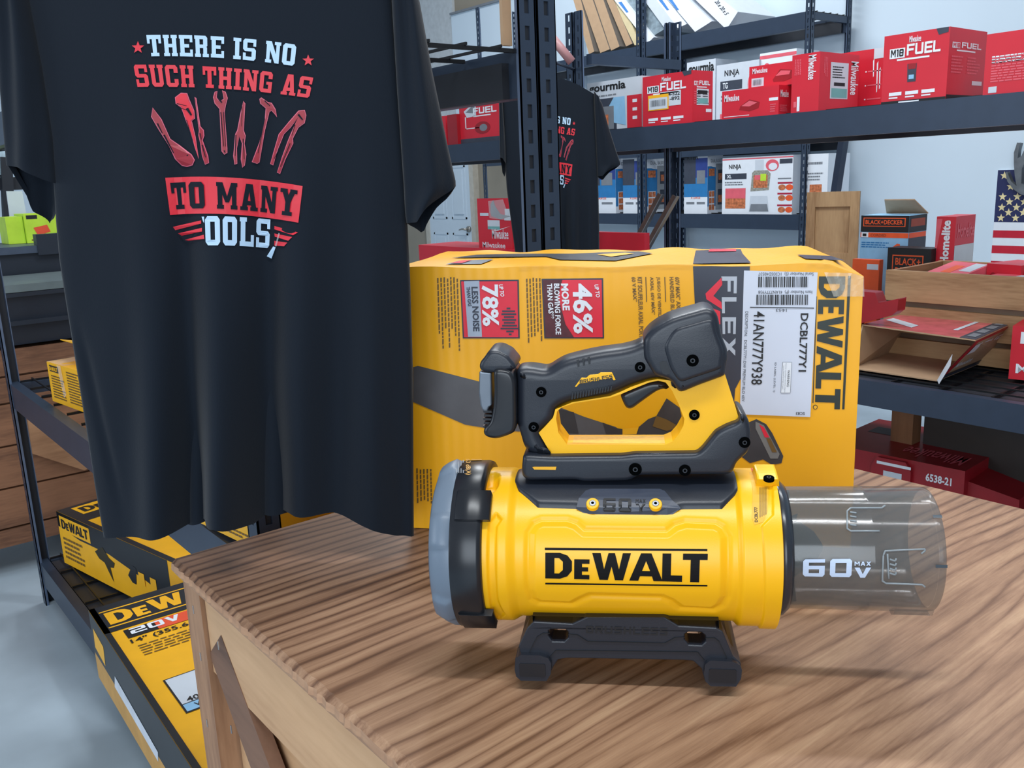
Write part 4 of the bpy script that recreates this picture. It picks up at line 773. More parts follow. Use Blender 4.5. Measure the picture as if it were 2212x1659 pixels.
dn('UP TO', 1284, 614, 1293, 642, wht); dn('46%', 1237, 612, 1280, 720, wht, b=.03, sk=2); dn('MORE', 1212, 612, 1228, 670, wht, b=.04); dn('BLOWING FORCE', 1197, 612, 1209, 722, wht, b=.03); dn('THAN GAS**', 1182, 612, 1194, 688, wht)
dn('UP TO', 1078, 614, 1087, 640, wht); dn('78%', 1041, 614, 1077, 704, wht, b=.03, sk=2); dn('LESS NOISE', 1019, 619, 1033, 715, slate, b=.03); dn('THAN GAS', 1008, 619, 1016, 661, slate)
for i, wd in enumerate((4, 14, 16, 11, 15, 12, 16, 20, 8, 3)): poly2(mb, [(1099-wd+i*.4, 664+i*6.2), (1099+wd+i*.4, 664+i*6.2), (1099+wd+i*.4, 667.6+i*6.2), (1099-wd+i*.4, 667.6+i*6.2)], sf3, slate)
dn('60V MAX* AXIAL', 1458, 598, 1468, 682, brn, sf); dn('HANDHELD BLOWER', 1446, 598, 1455, 700, brn, sf); dn('JUEGO DE VENTILADOR', 1417, 598, 1426, 712, brn, sf); dn('AXIAL 60V MÁX*', 1404, 598, 1413, 680, brn, sf); dn('KIT SOUFFLEUR AXIAL PORTATIF', 1377, 598, 1387, 750, brn, sf); dn('60 V MAX*', 1364, 598, 1373, 652, brn, sf)
for x in (1435, 1394): poly2(mb, [(x, 598), (x+2, 598), (x+4, 652), (x+2, 652)], sf, brn)
random.seed(5)
def tiny(x0, y0, x1, y1, n, slant=5):
    for i in range(n):
        xx = x0+(x1-x0)*(i+.2)/n; w_ = (x1-x0)/n*.45; y = y0+random.uniform(0, 4); e = y1-random.uniform(0, (y1-y0)*.3)
        while y < e:
            h_ = random.uniform(5, 13); k = slant*(y-y0)/(y1-y0); poly2(mb, [(xx+k, y), (xx+w_+k, y), (xx+w_+k, y+h_), (xx+k, y+h_)], sf, brn); y += h_+2
tiny(943, 598, 992, 758, 7); tiny(1135, 598, 1170, 760, 5); tiny(898, 1010, 935, 1100, 5, 2)
# white shipping label
lab = [(1607, 584), (1766, 588), (1750, 900), (1598, 894)]; poly2(mb, lab, sf3, M('white_label_paper', (206, 214, 230), .5, var=.02), (4, 8))
s5 = lambda x, y: sf(x, y, .0028)
dn('41AN777Y938', 1628, 672, 1652, 830, blk, s5, .01, sk=-6); dn('DCBL777Y1', 1729, 676, 1746, 802, blk, s5, .02, sk=-5); dn('DESCRIPTION:   DCBL777Y1:DW PREMIUM BLO 60V', 1610, 672, 1616, 866, blk, s5, .0, sk=-8); dn('ID LABEL (LEVEL 1)', 1672, 782, 1677, 846, blk, s5, 0, sk=-3)
put(mb, S('Serial Number (S)  1C03SD40537', .0), [(1756, 585), (1638, 585), (1638, 594), (1756, 594)], s5, blk) if 0 else put(mb, S('Serial Number (S)  1C03SD40537', 0.), [(1757, 586), (1638, 586), (1638, 595), (1757, 595)], s5, blk)
put(mb, S('Item Number (P)  41AN777Y938', 0.), [(1754, 625), (1638, 625), (1638, 634), (1754, 634)], s5, blk); put(mb, S('14:53', 0.), [(1699, 666), (1676, 666), (1676, 673), (1699, 673)], s5, blk); put(mb, S('SC83', .01), [(1738, 889), (1719, 889), (1719, 895), (1738, 895)], s5, blk)
for (xa, xb, ya, yb) in ((1638, 1745, 597, 620), (1634, 1746, 636, 658)):
    x = xa
    while x < xb: w_ = random.choice((1, 1.4, 2.2, 3)); poly2(mb, [(x, ya), (min(xb, x+w_), ya), (min(xb, x+w_)-.5, yb), (x-.5, yb)], s5, blk); x += w_+random.choice((1.2, 1.8, 2.6))
poly2(mb, [(1620, 662), (1758, 664), (1758, 666), (1620, 664)], s5, blk, (2, 1))
for q in ([(1690, 781), (1710, 781), (1707, 848), (1686, 848)],): 
    poly2(mb, q, s5, gry); poly2(mb, [(q[0][0]+.8, q[0][1]+.8), (q[1][0]-.8, q[1][1]+.8), (q[2][0]-.8, q[2][1]-.8), (q[3][0]+.8, q[3][1]-.8)], lambda x, y: sf(x, y, .0032), wht)
s6 = lambda x, y: sf(x, y, .0036); dn('WARNING', 1701, 798, 1706, 834, blk, s6, .0, sk=-2); dn('Cancer and Reproductive Harm', 1696, 783, 1699, 846, gry, s6, 0, sk=-3); dn('www.P65Warnings.ca.gov', 1691, 788, 1694, 840, gry, s6, 0, sk=-2)
# picture of the machine printed on the carton
grt = M('grey_tube_picture', (88, 88, 92), .4, var=.12, scale=25); gdk = M('dark_grey_picture', (58, 58, 62), .4, var=.2, scale=25)
poly2(mb, [(893, 793), (903, 790), (1032, 823), (1190, 872), (1262, 900), (1330, 922), (1348, 934), (1300, 946), (1190, 935), (1085, 930), (1005, 917), (893, 868)], sf, grt, (8, 4))
poly2(mb, [(1195, 880), (1240, 890), (1250, 936), (1205, 932)], sf2, gdk); poly2(mb, [(1302, 912), (1330, 924), (1370, 930), (1400, 905), (1418, 898), (1440, 860), (1468, 880), (1478, 920), (1440, 942), (1310, 938)], sf2, gdk); poly2(mb, [(1345, 925), (1380, 922), (1375, 937), (1345, 938)], sf3, yelp); poly2(mb, [(1418, 897), (1440, 905), (1470, 922), (1440, 930), (1410, 920)], sf3, brn)
poly2(mb, [(1617, 912), (1634, 905), (1655, 916), (1668, 935), (1692, 985), (1688, 1000), (1668, 1004), (1648, 992), (1620, 1000), (1600, 985)], sf, gdk); poly2(mb, [(1632, 910), (1650, 918), (1684, 980), (1680, 990), (1664, 990), (1632, 925)], sf2, M('mid_grey_picture', (120, 120, 118), .4)); poly2(mb, [(1640, 916), (1650, 922), (1662, 944), (1652, 944)], sf3, rd); poly2(mb, [(1655, 946), (1664, 946), (1678, 976), (1668, 976)], sf3, brn)
# top face graphics
def sT3(x, y, l=.0015):
    for _ in range(1):
        P = onp(x, y, tl, tpn)
    lo, hi = 0., 1.; d = ray(x, y)
    h = bt.ray_cast(Vector(CAM), Vector(d/np.linalg.norm(d)))
    if h[0] is not None and h[1][2]*(1 if h[1][2] > 0 else -1) > .5: return np.array(h[0])+Z*l
    return P+tpn*l
poly2(mb, [(1497, 572), (1503, 543), (1600, 540), (1604, 550), (1622, 570)], sT3, slate, (6, 4)); poly2(mb, [(1530, 547), (1534, 541), (1590, 541), (1590, 546)], lambda x, y: sT3(x, y, .0025), rd, (3, 1))
poly2(mb, [(962, 573), (992, 565), (1066, 562), (1040, 572)], sT3, gry, (4, 1)); poly2(mb, [(972, 572), (998, 566), (1020, 565), (998, 572)], lambda x, y: sT3(x, y, .0025), rd); poly2(mb, [(1722, 552), (1795, 555), (1825, 565), (1740, 561)], sT3, slate, (4, 2))
poly2(mb, [(975, 559), (1030, 552), (1120, 550), (1240, 550), (1300, 547), (1380, 545), (1410, 549), (1330, 565), (1210, 563), (1180, 556), (1030, 558)], sT3, gdk, (12, 3)); poly2(mb, [(1290, 553), (1350, 549), (1370, 551), (1320, 558)], lambda x, y: sT3(x, y, .0025), yelp, (3, 2))
mb.build('printed_graphics', t, fix=False)
# clear tape
mb = MB(); tape = M('glossy_clear_tape', (244, 240, 226), .08, alpha=.30, spec=.9)
def tp(pts, l=.003): 
    q = [np.array(p, float) for p in pts]; g = [[sf(*quad(q, u/10, v/4), l+.0015*math.sin(u*2.1+v)*1) for u in range(11)] for v in range(5)]; mb.grid(g, tape, smooth=False)
tp([(1120, 552), (1500, 548), (1500, 538), (1120, 543)], .002); mb.build('clear_tape', t, fix=False); mb = MB()
tp([(1740, 558), (1862, 572), (1850, 556), (1745, 540)], .002); tp([(1800, 640), (1866, 640), (1866, 590), (1780, 588)], .0025); mb.build('clear_tape', t, fix=False)
# ------------------------------------------------------------------ axial blower
PHI = math.radians(43.5); ba = V3(math.cos(PHI), math.sin(PHI), 0); bnn = V3(-math.sin(PHI), math.cos(PHI), 0)
bm0 = V3(-.569, .588, TZ); bc = bm0+bnn*.045+Z*.130     # point on the axis
def hit(px, py, r):
    d = ray(px, py); o = CAM-bc; dp = np.array([d@bnn, d[2]]); op = np.array([o@bnn, o[2]]); A = dp@dp; Bq = 2*dp@op; Cq = op@op-r*r; D = max(0, Bq*Bq-4*A*Cq); tt = (-Bq-math.sqrt(D))/(2*A)
    P = CAM+d*tt; q = P-bc; return q@ba, math.atan2(q[2], -(q@bnn))
def cyl(s, th, r): return bc+ba*s+(-bnn*math.cos(th)+Z*math.sin(th))*r
HP = lambda px, r=.073: hit(px, 1185, r)[0]
byl = M('yellow_blower_plastic', (252, 188, 14), .34, var=.02, scale=8, bump=.04, bscale=900, spec=.45)
bbk = M('black_blower_plastic', (31, 36, 46), .36, var=.05, scale=10, bump=.05, bscale=900)
bbk2 = M('glossy_black_plastic', (26, 29, 35), .28, var=.05)
bgr = M('grey_blower_plastic', (104, 118, 134), .4, var=.03, bump=.04, bscale=900)
t = empty('leaf_blower', bm0, 'yellow and black cordless axial leaf blower with smoky clear barrel on the crate', 'leaf blower'); BL = t
def revolve(mb, prof, mat, n=96, th0=0, th1=2*math.pi, smooth=True, sm2=None):   # prof list of (s, r)
    full = abs(th1-th0-2*math.pi) < 1e-6
    mb.grid([[cyl(s, th0+(th1-th0)*k/n, r) for k in range(n if full else n+1)] for s, r in prof], mat, smooth, wrap=full)
s_g, s_gb, s_by, s_y1 = HP(922, .08), HP(969, .084), HP(1036, .084), HP(1690, .075)
# intake bell (grey) with scalloped ribs and inner throat
mb = MB(); n = 180; P = []
prof = [(s_g+.055, .050), (s_g+.02, .056), (s_g+.004, .066), (s_g, .0735), (s_g+.002, .077), (s_g+.008, .081), (s_gb-.006, .0845), (s_gb, .0845)]
for i, (s, r) in enumerate(prof):
    row = []
    for k in range(n):
        th = 2*math.pi*k/n; q = (math.degrees(th)-30) % 60; rr = r
        if i in (4, 5, 6): rr += .0036/(1+math.exp(-(abs(q-30)-19)*1.5)) if q is not None else 0
        row.append(cyl(s, th, rr))
    P.append(row)
mb.grid(P, bgr, wrap=True); mb.add([cyl(s_g+.055, 2*math.pi*k/48, .050) for k in range(48)], [tuple(range(48))], bbk2); mb.build('intake_bell', t)
# black collar
mb = MB(); revolve(mb, [(s_gb, .0845), (s_gb+.001, .0852), (s_by-.004, .0858), (s_by, .0845), (s_by+.001, .078)], bbk2); 
_d = lambda x, y: math.degrees(hit(x, y, .0855)[1])
for a0, a1 in ((_d(1045, 1124), _d(1045, 1062)), (_d(1052, 1352), _d(1052, 1326))):
    th = [math.radians(a0+(a1-a0)*k/12) for k in range(13)]; G = [[cyl(s, q, r) for q in th] for s, r in ((s_gb+.004, .0850), (s_gb+.006, .0880), (s_by+.008, .0878), (s_by+.009, .0800))]; mb.grid(G, bbk2)
    for e in (0, 12): mb.add([G[k][e] for k in range(4)]+[cyl(s_by, th[e], .08)], [(0, 1, 2, 3, 4)], bbk2)
collar = mb.build('collar', t)
# collar print
f = lambda x, y: cyl(*hit(x, y, .0862), .0866)
mb = MB(); yt = M('amber_print', (214, 160, 70), .5)
put(mb, S('63 dB(A)', .01), [(1003, 992), (1004, 1026), (1018, 1026), (1016, 992)], f, yt); poly2(mb, [(1018, 984), (1040, 984), (1041, 994), (1018, 994)], f, yt, (1, 2))
for k in range(4): poly2(mb, [(985+k*5, 1000-k*2), (987+k*5, 1000-k*2), (987+k*5, 1022), (985+k*5, 1022)], f, gry)
mb.build('rating_print', collar, fix=False)
# ---- yellow body with raised panel
RB = .0735
def toSA(x, y): s, th = hit(x, y, RB); return (s, th*RB)
outer = [toSA(x, y) for x, y in ((1143, 1150), (1155, 1132), (1170, 1125), (1225, 1125), (1245, 1132), (1262, 1147), (1440, 1149), (1458, 1135), (1480, 1128), (1545, 1131), (1560, 1140), (1571, 1160), (1569, 1290), (1558, 1308), (1540, 1318), (1470, 1314), (1450, 1300), (1430, 1292), (1275, 1288), (1255, 1296), (1235, 1306), (1165, 1303), (1150, 1295), (1143, 1275))]
OU = np.array(outer)
def sdf(pts, s, a):
    p = np.array([s, a]); A = OU if pts is None else pts; B = np.roll(A, -1, 0); e = B-A; w = p-A; tt = np.clip((w*e).sum(1)/(e*e).sum(1), 0, 1); dd = np.sqrt((((w-e*tt[:, None])**2).sum(1)).min())
    c = ((A[:, 1] > a) != (B[:, 1] > a)) & (s < (B[:, 0]-A[:, 0])*(a-A[:, 1])/(B[:, 1]-A[:, 1]+1e-12)+A[:, 0]); return -dd if c.sum() % 2 else dd
def sstep(x): x = min(1, max(0, x)); return x*x*(3-2*x)
f0, f1, f2, f3, f4, f5 = s_by-.004, HP(1060), HP(1090), HP(1115), HP(1593), HP(1608)
strp = np.array([toSA(x, y) for x, y in ((1056, 1132), (1073, 1112), (1086, 1125), (1076, 1140), (1078, 1290), (1092, 1318), (1078, 1328), (1060, 1305))])
flg = np.array([toSA(x, y) for x, y in ((1662, 1000), (1700, 1000), (1700, 1400), (1640, 1400), (1648, 1318), (1644, 1140), (1668, 1118))])
hsc = toSA(1060, 1050)
def Rb(s, th):
    a = th*RB; r = RB
    if s < f3: r += .0048*sstep((f3-s)/(f3-f2)) if s > f2 else .0048
    if s > f4: r += .0045*sstep((s-f4)/(f5-f4))
    if -1.3 < th < 1.2:
        d = sdf(None, s, a)
        r += .0022*math.exp(-((d-.0005)/.0032)**2)*(-1)+ .0012*sstep((-d-.003)/.004)
        if s < f3+.01: d = sdf(strp, s, a); r -= .0030*sstep((-d)/.003+.3)
        if s > f5-.005: d = sdf(flg, s, a); r += .0024*sstep((-d)/.0015+.5)
    d = math.hypot(s-hsc[0], (a-hsc[1])*.6); r -= .012*sstep((.010-d)/.005)
    return r
mb = MB(); NS, NT = 330, 300; P = []
for i in range(NS+1):
    s = f0+(s_y1-f0)*i/NS; row = []
    for k in range(NT+60):
        th = -1.3+2.5*k/NT if k <= NT else 1.2+(2*math.pi-2.5)*(k-NT)/60
        row.append(cyl(s, th, Rb(s, th if th <= math.pi else th-2*math.pi)))
    P.append(row)
mb.grid(P, byl, wrap=True); revolve(mb, [(s_y1, .078), (s_y1+.001, .076), (s_y1+.001, .060)], byl); body = mb.bvh(); body_o = mb.build('body', t)
bsf = surfer(body, .0004, lambda x, y: cyl(*hit(x, y, RB), RB)); bs2 = lambda x, y: bsf(x, y, .0007)
# wordmark on the body
mb = MB(); put(mb, glyphs('DeWALT', HEAVY, .03), [(1178, 1249), (1527, 1258), (1529, 1196), (1178, 1194)], bsf, M('wordmark_black', (8, 8, 10), .6, spec=.2), (10, 8))
poly2(mb, [(1177, 1183), (1528, 1186), (1528, 1190.5), (1177, 1188)], bsf, M('wordmark_black', (8, 8, 10)), (12, 1)); poly2(mb, [(1178, 1258.5), (1528, 1263.5), (1528, 1266.5), (1178, 1262)], bsf, M('wordmark_black', (8, 8, 10)), (12, 1)); mb.build('wordmark', body_o, fix=False)
mb = MB(); lb = M('translucent_amber_label', (236, 178, 40), .45); poly2(mb, [(1617, 1012), (1636, 1006), (1652, 1016), (1660, 1060), (1658, 1105), (1648, 1128), (1630, 1134), (1624, 1120), (1626, 1060)], bsf, lb, (3, 8))
put(mb, S('DCBL777', .02), [(1637, 1128), (1636, 1096), (1629, 1096), (1630, 1128)], bs2, blk, (1, 3))
for k in range(4): poly2(mb, [(1641+k*4.2, 1054), (1642.6+k*4.2, 1054), (1642.6+k*4.2, 1118-k*2), (1641+k*4.2, 1118-k*2)], bs2, brn, (1, 4))
poly2(mb, [(1622, 1012), (1632, 1010), (1634, 1017), (1624, 1019)], bs2, rd); mb.build('rating_label', body_o, fix=False)
# screw lug
def lug(px, py, r, w, nm, mat, screw=True):
    s, th = hit(px, py, r); c = cyl(s, th, r); vd = CAM-c; vd /= np.linalg.norm(vd); m_ = MB()
    return s, th, c, vd
mb = MB(); s0_, th0_ = hit(1655, 1033, .080); G = []
for s, r in ((s0_-.011, .078), (s0_-.010, .0865), (s0_+.010, .0865), (s0_+.011, .078)): G.append([cyl(s, th0_-.13+.34*k/6, r) for k in range(7)])
mb.grid(G, byl, smooth=False)
for e in (0, 6): mb.add([G[k][e] for k in range(4)], [(0, 1, 2, 3)], byl)
mb.build('screw_lug', body_o, bevel=.002)
def screw(px, py, P0, n0, r=.0045, parent=None, mat=None, deep=.003):
    c = onp(px, py, P0, n0) if n0 is not None else P0; n = n0 if n0 is not None else None
    mb = MB(); nn = n/np.linalg.norm(n); nn = nn if nn@(CAM-c) > 0 else -nn
    mb.tube([c-nn*.002, c+nn*.0008], r*1.5, M('recess_black', (6, 7, 8), 1., spec=0), 20, False); mb.tube([c-nn*.001, c+nn*.0014], r*.6, mat or M('screw_steel', (60, 62, 66), .3, .8), 16, False)
    mb.tube([c, c+nn*.0016], r*.35, M('recess_black', (10, 11, 13)), 6, False); return mb.build('screw', parent or t)
q = cyl(s0_, th0_+.02, .0866); screw(1661, 1033, q, cyl(s0_, th0_+.02, 1)-cyl(s0_, th0_+.02, 0), .0034)
# ---- centre-plane profile parts
def SZ(px, py, lat):  # pixel to (s, z) on the plane lat metres towards the camera from the centre plane
    P = onp(px, py, bc-bnn*lat, bnn); q = P-bc; return q@ba, q[2]
def W3(s, z, lat): return bc+ba*s+Z*z-bnn*lat
k1 = lambda pts: [(880+x/2.6976, 620+y/2.6976) for x, y in pts]
def slabp(name, px, lat, mat, bev=.004, seg=3, parent=None, back=None, holes=None, smooth=True):
    q = [SZ(x, y, lat) for x, y in px]; mb = MB(); back = lat if back is None else back
    if not holes: mb.prism([W3(s, z, lat) for s, z in q], bnn*(lat+back), mat)
    else:
        loops = [q]+[[SZ(x, y, lat) for x, y in h] for h in holes]; flat = [p for l in loops for p in l]
        tr = tessellate_polygon([[Vector((p[0], p[1], 0)) for p in l] for l in loops]); F_ = [W3(s, z, lat) for s, z in flat]; B_ = [W3(s, z, -back) for s, z in flat]; n = len(flat); b = 0
        vs = F_+B_; fs = [tuple(x) for x in tr]+[tuple(i+n for i in x)[::-1] for x in tr]
        for l in loops:
            m_ = len(l); fs += [(b+i, b+(i+1) % m_, b+(i+1) % m_+n, b+i+n) for i in range(m_)]; b += m_
        mb.add(vs, fs, mat)
    return mb.build(name, parent or t, bevel=bev, seg=seg, weld=True)
def rslab(name, px, lat, mat, R=.008, parent=None, back=None, K=5, smooth=2):
    q = np.array([SZ(x, y, lat) for x, y in px]); back = lat if back is None else back
    def resample(q, n):
        d = np.r_[0, np.cumsum(np.linalg.norm(np.roll(q, -1, 0)-q, axis=1))]; u = np.linspace(0, d[-1], n, endpoint=False); c = np.vstack([q, q[:1]]); return np.c_[np.interp(u, d, c[:, 0]), np.interp(u, d, c[:, 1])]
    per = np.linalg.norm(np.roll(q, -1, 0)-q, axis=1).sum(); n = max(40, int(per/.0022)); q = resample(q, n)
    for _ in range(smooth): q = .5*q+.25*(np.roll(q, 1, 0)+np.roll(q, -1, 0))
    area_ = .5*(q[:, 0]*np.roll(q[:, 1], -1)-np.roll(q[:, 0], -1)*q[:, 1]).sum(); sg = 1 if area_ > 0 else -1
    rings = [(q, 0.)]; cur = q; pi_ = 0.
    for k in range(1, K+1):
        a_ = math.pi/2*k/K; ins = R*(1-math.cos(a_)); st = ins-pi_; pi_ = ins
        for _ in range(3):
            tt = np.roll(cur, -1, 0)-np.roll(cur, 1, 0); tt /= np.linalg.norm(tt, axis=1)[:, None]+1e-12; nn = np.c_[-tt[:, 1], tt[:, 0]]*sg; cur = cur+nn*st/3; cur = .8*cur+.1*(np.roll(cur, 1, 0)+np.roll(cur, -1, 0))
        rings.append((cur, R*math.sin(a_)))
    mb = MB(); G = []
    for r, h in reversed(rings): G.append([W3(s, z, -(back-R+h)) for s, z in r])
    for r, h in rings: G.append([W3(s, z, lat-R+h) for s, z in r])
    mb.grid(G, mat, wrap=True)
    cap = rings[-1][0]; tr = tessellate_polygon([[Vector((p[0], p[1], 0)) for p in cap]])
    mb.add([W3(s, z, lat) for s, z in cap], [tuple(x) for x in tr], mat, True); mb.add([W3(s, z, -back) for s, z in cap], [tuple(x)[::-1] for x in tr], mat, True)
    return mb.build(name, parent or t, weld=True)
# yellow lower half of the handle with the hand opening
yo = k1([(765, 850), (800, 815), (848, 762), (856, 735), (862, 712), (880, 706), (960, 672), (1180, 636), (1240, 612), (1300, 584), (1400, 548), (1460, 536), (1530, 545), (1600, 590), (1700, 560), (1852, 512), (1880, 600), (1912, 700), (1936, 780), (1860, 815), (1800, 850), (1720, 945), (1690, 978), (1330, 978), (1250, 990), (845, 985)])
hole = k1([(880, 850), (872, 800), (866, 770), (872, 725), (900, 700), (970, 678), (1180, 645), (1250, 622), (1320, 592), (1410, 556), (1462, 546), (1505, 556), (1540, 600), (1580, 680), (1614, 770), (1608, 810), (1580, 860), (1545, 900), (1500, 918), (930, 918)])
slabp('lower_handle', yo, .017, byl, .0028, holes=[hole])
# black grip arch
gr_ = k1([(632, 485), (660, 476), (700, 473), (740, 478), (805, 490), (830, 476), (860, 455), (890, 438), (920, 425), (985, 408), (1060, 390), (1150, 374), (1250, 362), (1330, 342), (1375, 315), (1420, 330), (1520, 350), (1600, 420), (1600, 560), (1570, 600), (1550, 575), (1505, 545), (1460, 535), (1400, 545), (1300, 577), (1240, 604), (1175, 632), (1100, 645), (960, 668), (895, 692), (862, 712), (856, 762), (840, 790), (765, 850), (795, 910), (835, 990), (735, 985), (690, 960), (672, 930), (650, 850), (632, 800)])
grip_o = rslab('grip', gr_, .020, bbk, .0095)
# black motor head
hd = k1([(1375, 315), (1388, 290), (1420, 255), (1470, 220), (1500, 205), (1530, 188), (1600, 165), (1700, 138), (1745, 124), (1790, 138), (1812, 172), (1822, 220), (1835, 290), (1868, 370), (1870, 420), (1856, 470), (1855, 522), (1700, 578), (1600, 620), (1584, 618), (1560, 585), (1530, 545), (1440, 520), (1380, 420)])
rslab('switch_head', hd, .027, bbk, .0065, smooth=1)
hp = k1([(1490, 350), (1500, 330), (1530, 275), (1560, 240), (1770, 180), (1798, 200), (1800, 250), (1850, 380), (1835, 440), (1840, 480), (1640, 545), (1600, 565), (1575, 550), (1530, 480)]); 
rslab('head_cover', hp, .0292, bbk, .0045, back=-.012)
slabp('release_slide', k1([(1466, 222), (1500, 202), (1530, 212), (1532, 238), (1486, 256), (1470, 246)]), .012, bbk2, .002)
# trigger
rslab('trigger', k1([(1238, 628), (1300, 602), (1400, 560), (1450, 552), (1500, 560), (1535, 595), (1510, 596), (1470, 600), (1440, 618), (1370, 668), (1306, 716), (1290, 718), (1272, 708), (1250, 660)]), .011, bbk2, .004)
# battery terminal mount
rslab('battery_mount', k1([(500, 484), (540, 480), (590, 488), (615, 510), (630, 560), (632, 800), (625, 850), (580, 870), (520, 890), (470, 882), (440, 866), (445, 820), (480, 800), (500, 700), (505, 600)]), .030, bbk2, .004)
rslab('latch_block', k1([(415, 470), (425, 430), (448, 418), (460, 385), (480, 372), (535, 372), (552, 388), (585, 398), (600, 425), (628, 450), (632, 485), (600, 480), (590, 500), (520, 505), (425, 492)]), .024, bbk, .004)
rail = M('terminal_steel', (120, 128, 138), .3, .7); slabp('terminal_rail', k1([(418, 492), (490, 500), (492, 690), (475, 700), (470, 720), (440, 722), (425, 690), (415, 620)]), .020, rail, .0015)
for k in range(6): slabp('terminal_fin', k1([(440+(k % 2)*8, 720+k*22), (490, 722+k*22), (492, 733+k*22), (445, 733+k*22)]), .024, bbk2, 0)
# saddle rail above the body
sd_ = k1([(672, 985), (700, 982), (840, 990), (1250, 985), (1330, 975), (1690, 970), (1722, 942), (1800, 845), (1862, 812), (1935, 785), (1938, 738), (1965, 745), (1990, 775), (2004, 840), (2000, 930), (1985, 972), (1950, 1000), (1918, 1030), (1900, 1085), (1865, 1098), (1345, 1102), (1318, 1122), (1290, 1134), (1020, 1140), (990, 1128), (700, 1132), (668, 1112), (664, 1060)])
rslab('saddle', sd_, .028, bbk, .005, smooth=1)
slabp('saddle_slot', k1([(728, 1050), (740, 1048), (868, 1048), (864, 1066), (740, 1064)]), .0284, yelp, 0, back=-.02)
badge_o = slabp('brushless_badge', k1([(975, 582), (1015, 528), (1042, 530), (1062, 512), (1110, 508), (1126, 498), (1192, 497), (1214, 542), (1200, 544), (1194, 532), (1000, 565), (986, 582)]), .0206, byl, .0003, 1, back=-.016)
pf = lambda lat: (lambda x, y: onp(x, y, bc-bnn*lat, bnn))
mb = MB(); kk = k1([(1004, 563), (1196, 532), (1192, 510), (1004, 542)]); put(mb, glyphs('BRUSHLESS', TECH, .08), kk, pf(.0211), blk); mb.build('badge_lettering', badge_o, fix=False)
mb = MB()
for i in range(15):
    u = i/14; x0_, y0_ = 960+u*225, 612-u*36; a_ = k1([(x0_, y0_), (x0_+8, y0_-2), (x0_+4, y0_+40-u*14), (x0_-4, y0_+42-u*14)]); mb.prism([onp(x, y, bc-bnn*.0198, bnn) for x, y in a_], bnn*-.0012, bbk2)
mb.build('grip_ribs', grip_o); mb = MB()
for i in range(3):
    x0_ = 985+i*32; a_ = k1([(x0_, 424-i*8), (x0_+14, 420-i*8), (x0_+18, 462-i*8), (x0_+8, 466-i*8)]); mb.prism([onp(x, y, bc-bnn*.0198, bnn) for x, y in a_], bnn*-.001, bbk2)
mb.build('grip_ribs', grip_o)
for (x, y, lat, r) in ((780, 612, .020, .0034), (736, 816, .020, .0034), (1356, 467, .020, .0034), (1662, 428, .0292, .0038), (1672, 745, .017, .0034), (1965, 905, .028, .0036), (1617, 1068, .028, .0038), (1328, 1062, .028, .0042)):
    (px, py), = k1([(x, y)]); screw(px, py, bc-bnn*(lat+.0002), bnn, r)
mb = MB(); q = k1([(1470, 440), (1490, 432), (1510, 436), (1530, 480), (1528, 505), (1508, 512), (1488, 505), (1472, 460)]); mb.prism([onp(x, y, bc-bnn*.0276, bnn) for x, y in q], bnn*.004, bbk2); mb.build('lock_button', t, bevel=.001)
mb = MB(); lab_ = M('amber_warning_label', (232, 178, 62), .5, var=.12, scale=200)
# warning label on the inner ledge of the opening
zl = SZ(*k1([(1200, 905)])[0], .017)[1]; sA, sB = SZ(*k1([(960, 905)])[0], .017)[0], SZ(*k1([(1530, 905)])[0], .017)[0]
mb.add([W3(sA, zl-.0022, .013), W3(sB, zl-.0022, .013), W3(sB, zl-.0022, -.012), W3(sA, zl-.0022, -.012)], [(0, 1, 2, 3)], lab_); mb.build('warning_label', t, fix=False)
# black saddle cover wrapping the body
def RC(s, th): return RB+.004
low = [toSA(x, y) for x, y in k1([(628, 1060), (632, 1150), (640, 1192), (760, 1304), (985, 1310), (1045, 1331), (1540, 1336), (1600, 1313), (1835, 1311), (1930, 1205), (1928, 1060)])]
ss = [p[0] for p in low]; sA, sB = min(ss), max(ss); LO = sorted([(p[0], p[1]/RB) for p in low[1:-1]])
def lowth(s):
    xs_ = [p[0] for p in LO]; return float(np.interp(s, xs_, [p[1] for p in LO]))
mb = MB(); G = []; N1 = 90
for i in range(N1+1):
    s = sA+(sB-sA)*i/N1; t0 = lowth(s); row = []
    for k in range(22):
        th = t0+(math.pi-t0*1.0-t0)*k/21; ed = sstep(min(i, N1-i)/2.5)*sstep(min(k, 21-k)/1.2); row.append(cyl(s, th, RB-.004+.0075*ed))
    G.append(row)
mb.grid(G, bbk); cov = mb.bvh(); cover_o = mb.build('saddle_cover', t)
csf = surfer(cov, .0004, lambda x, y: cyl(*hit(x, y, .077), .077))
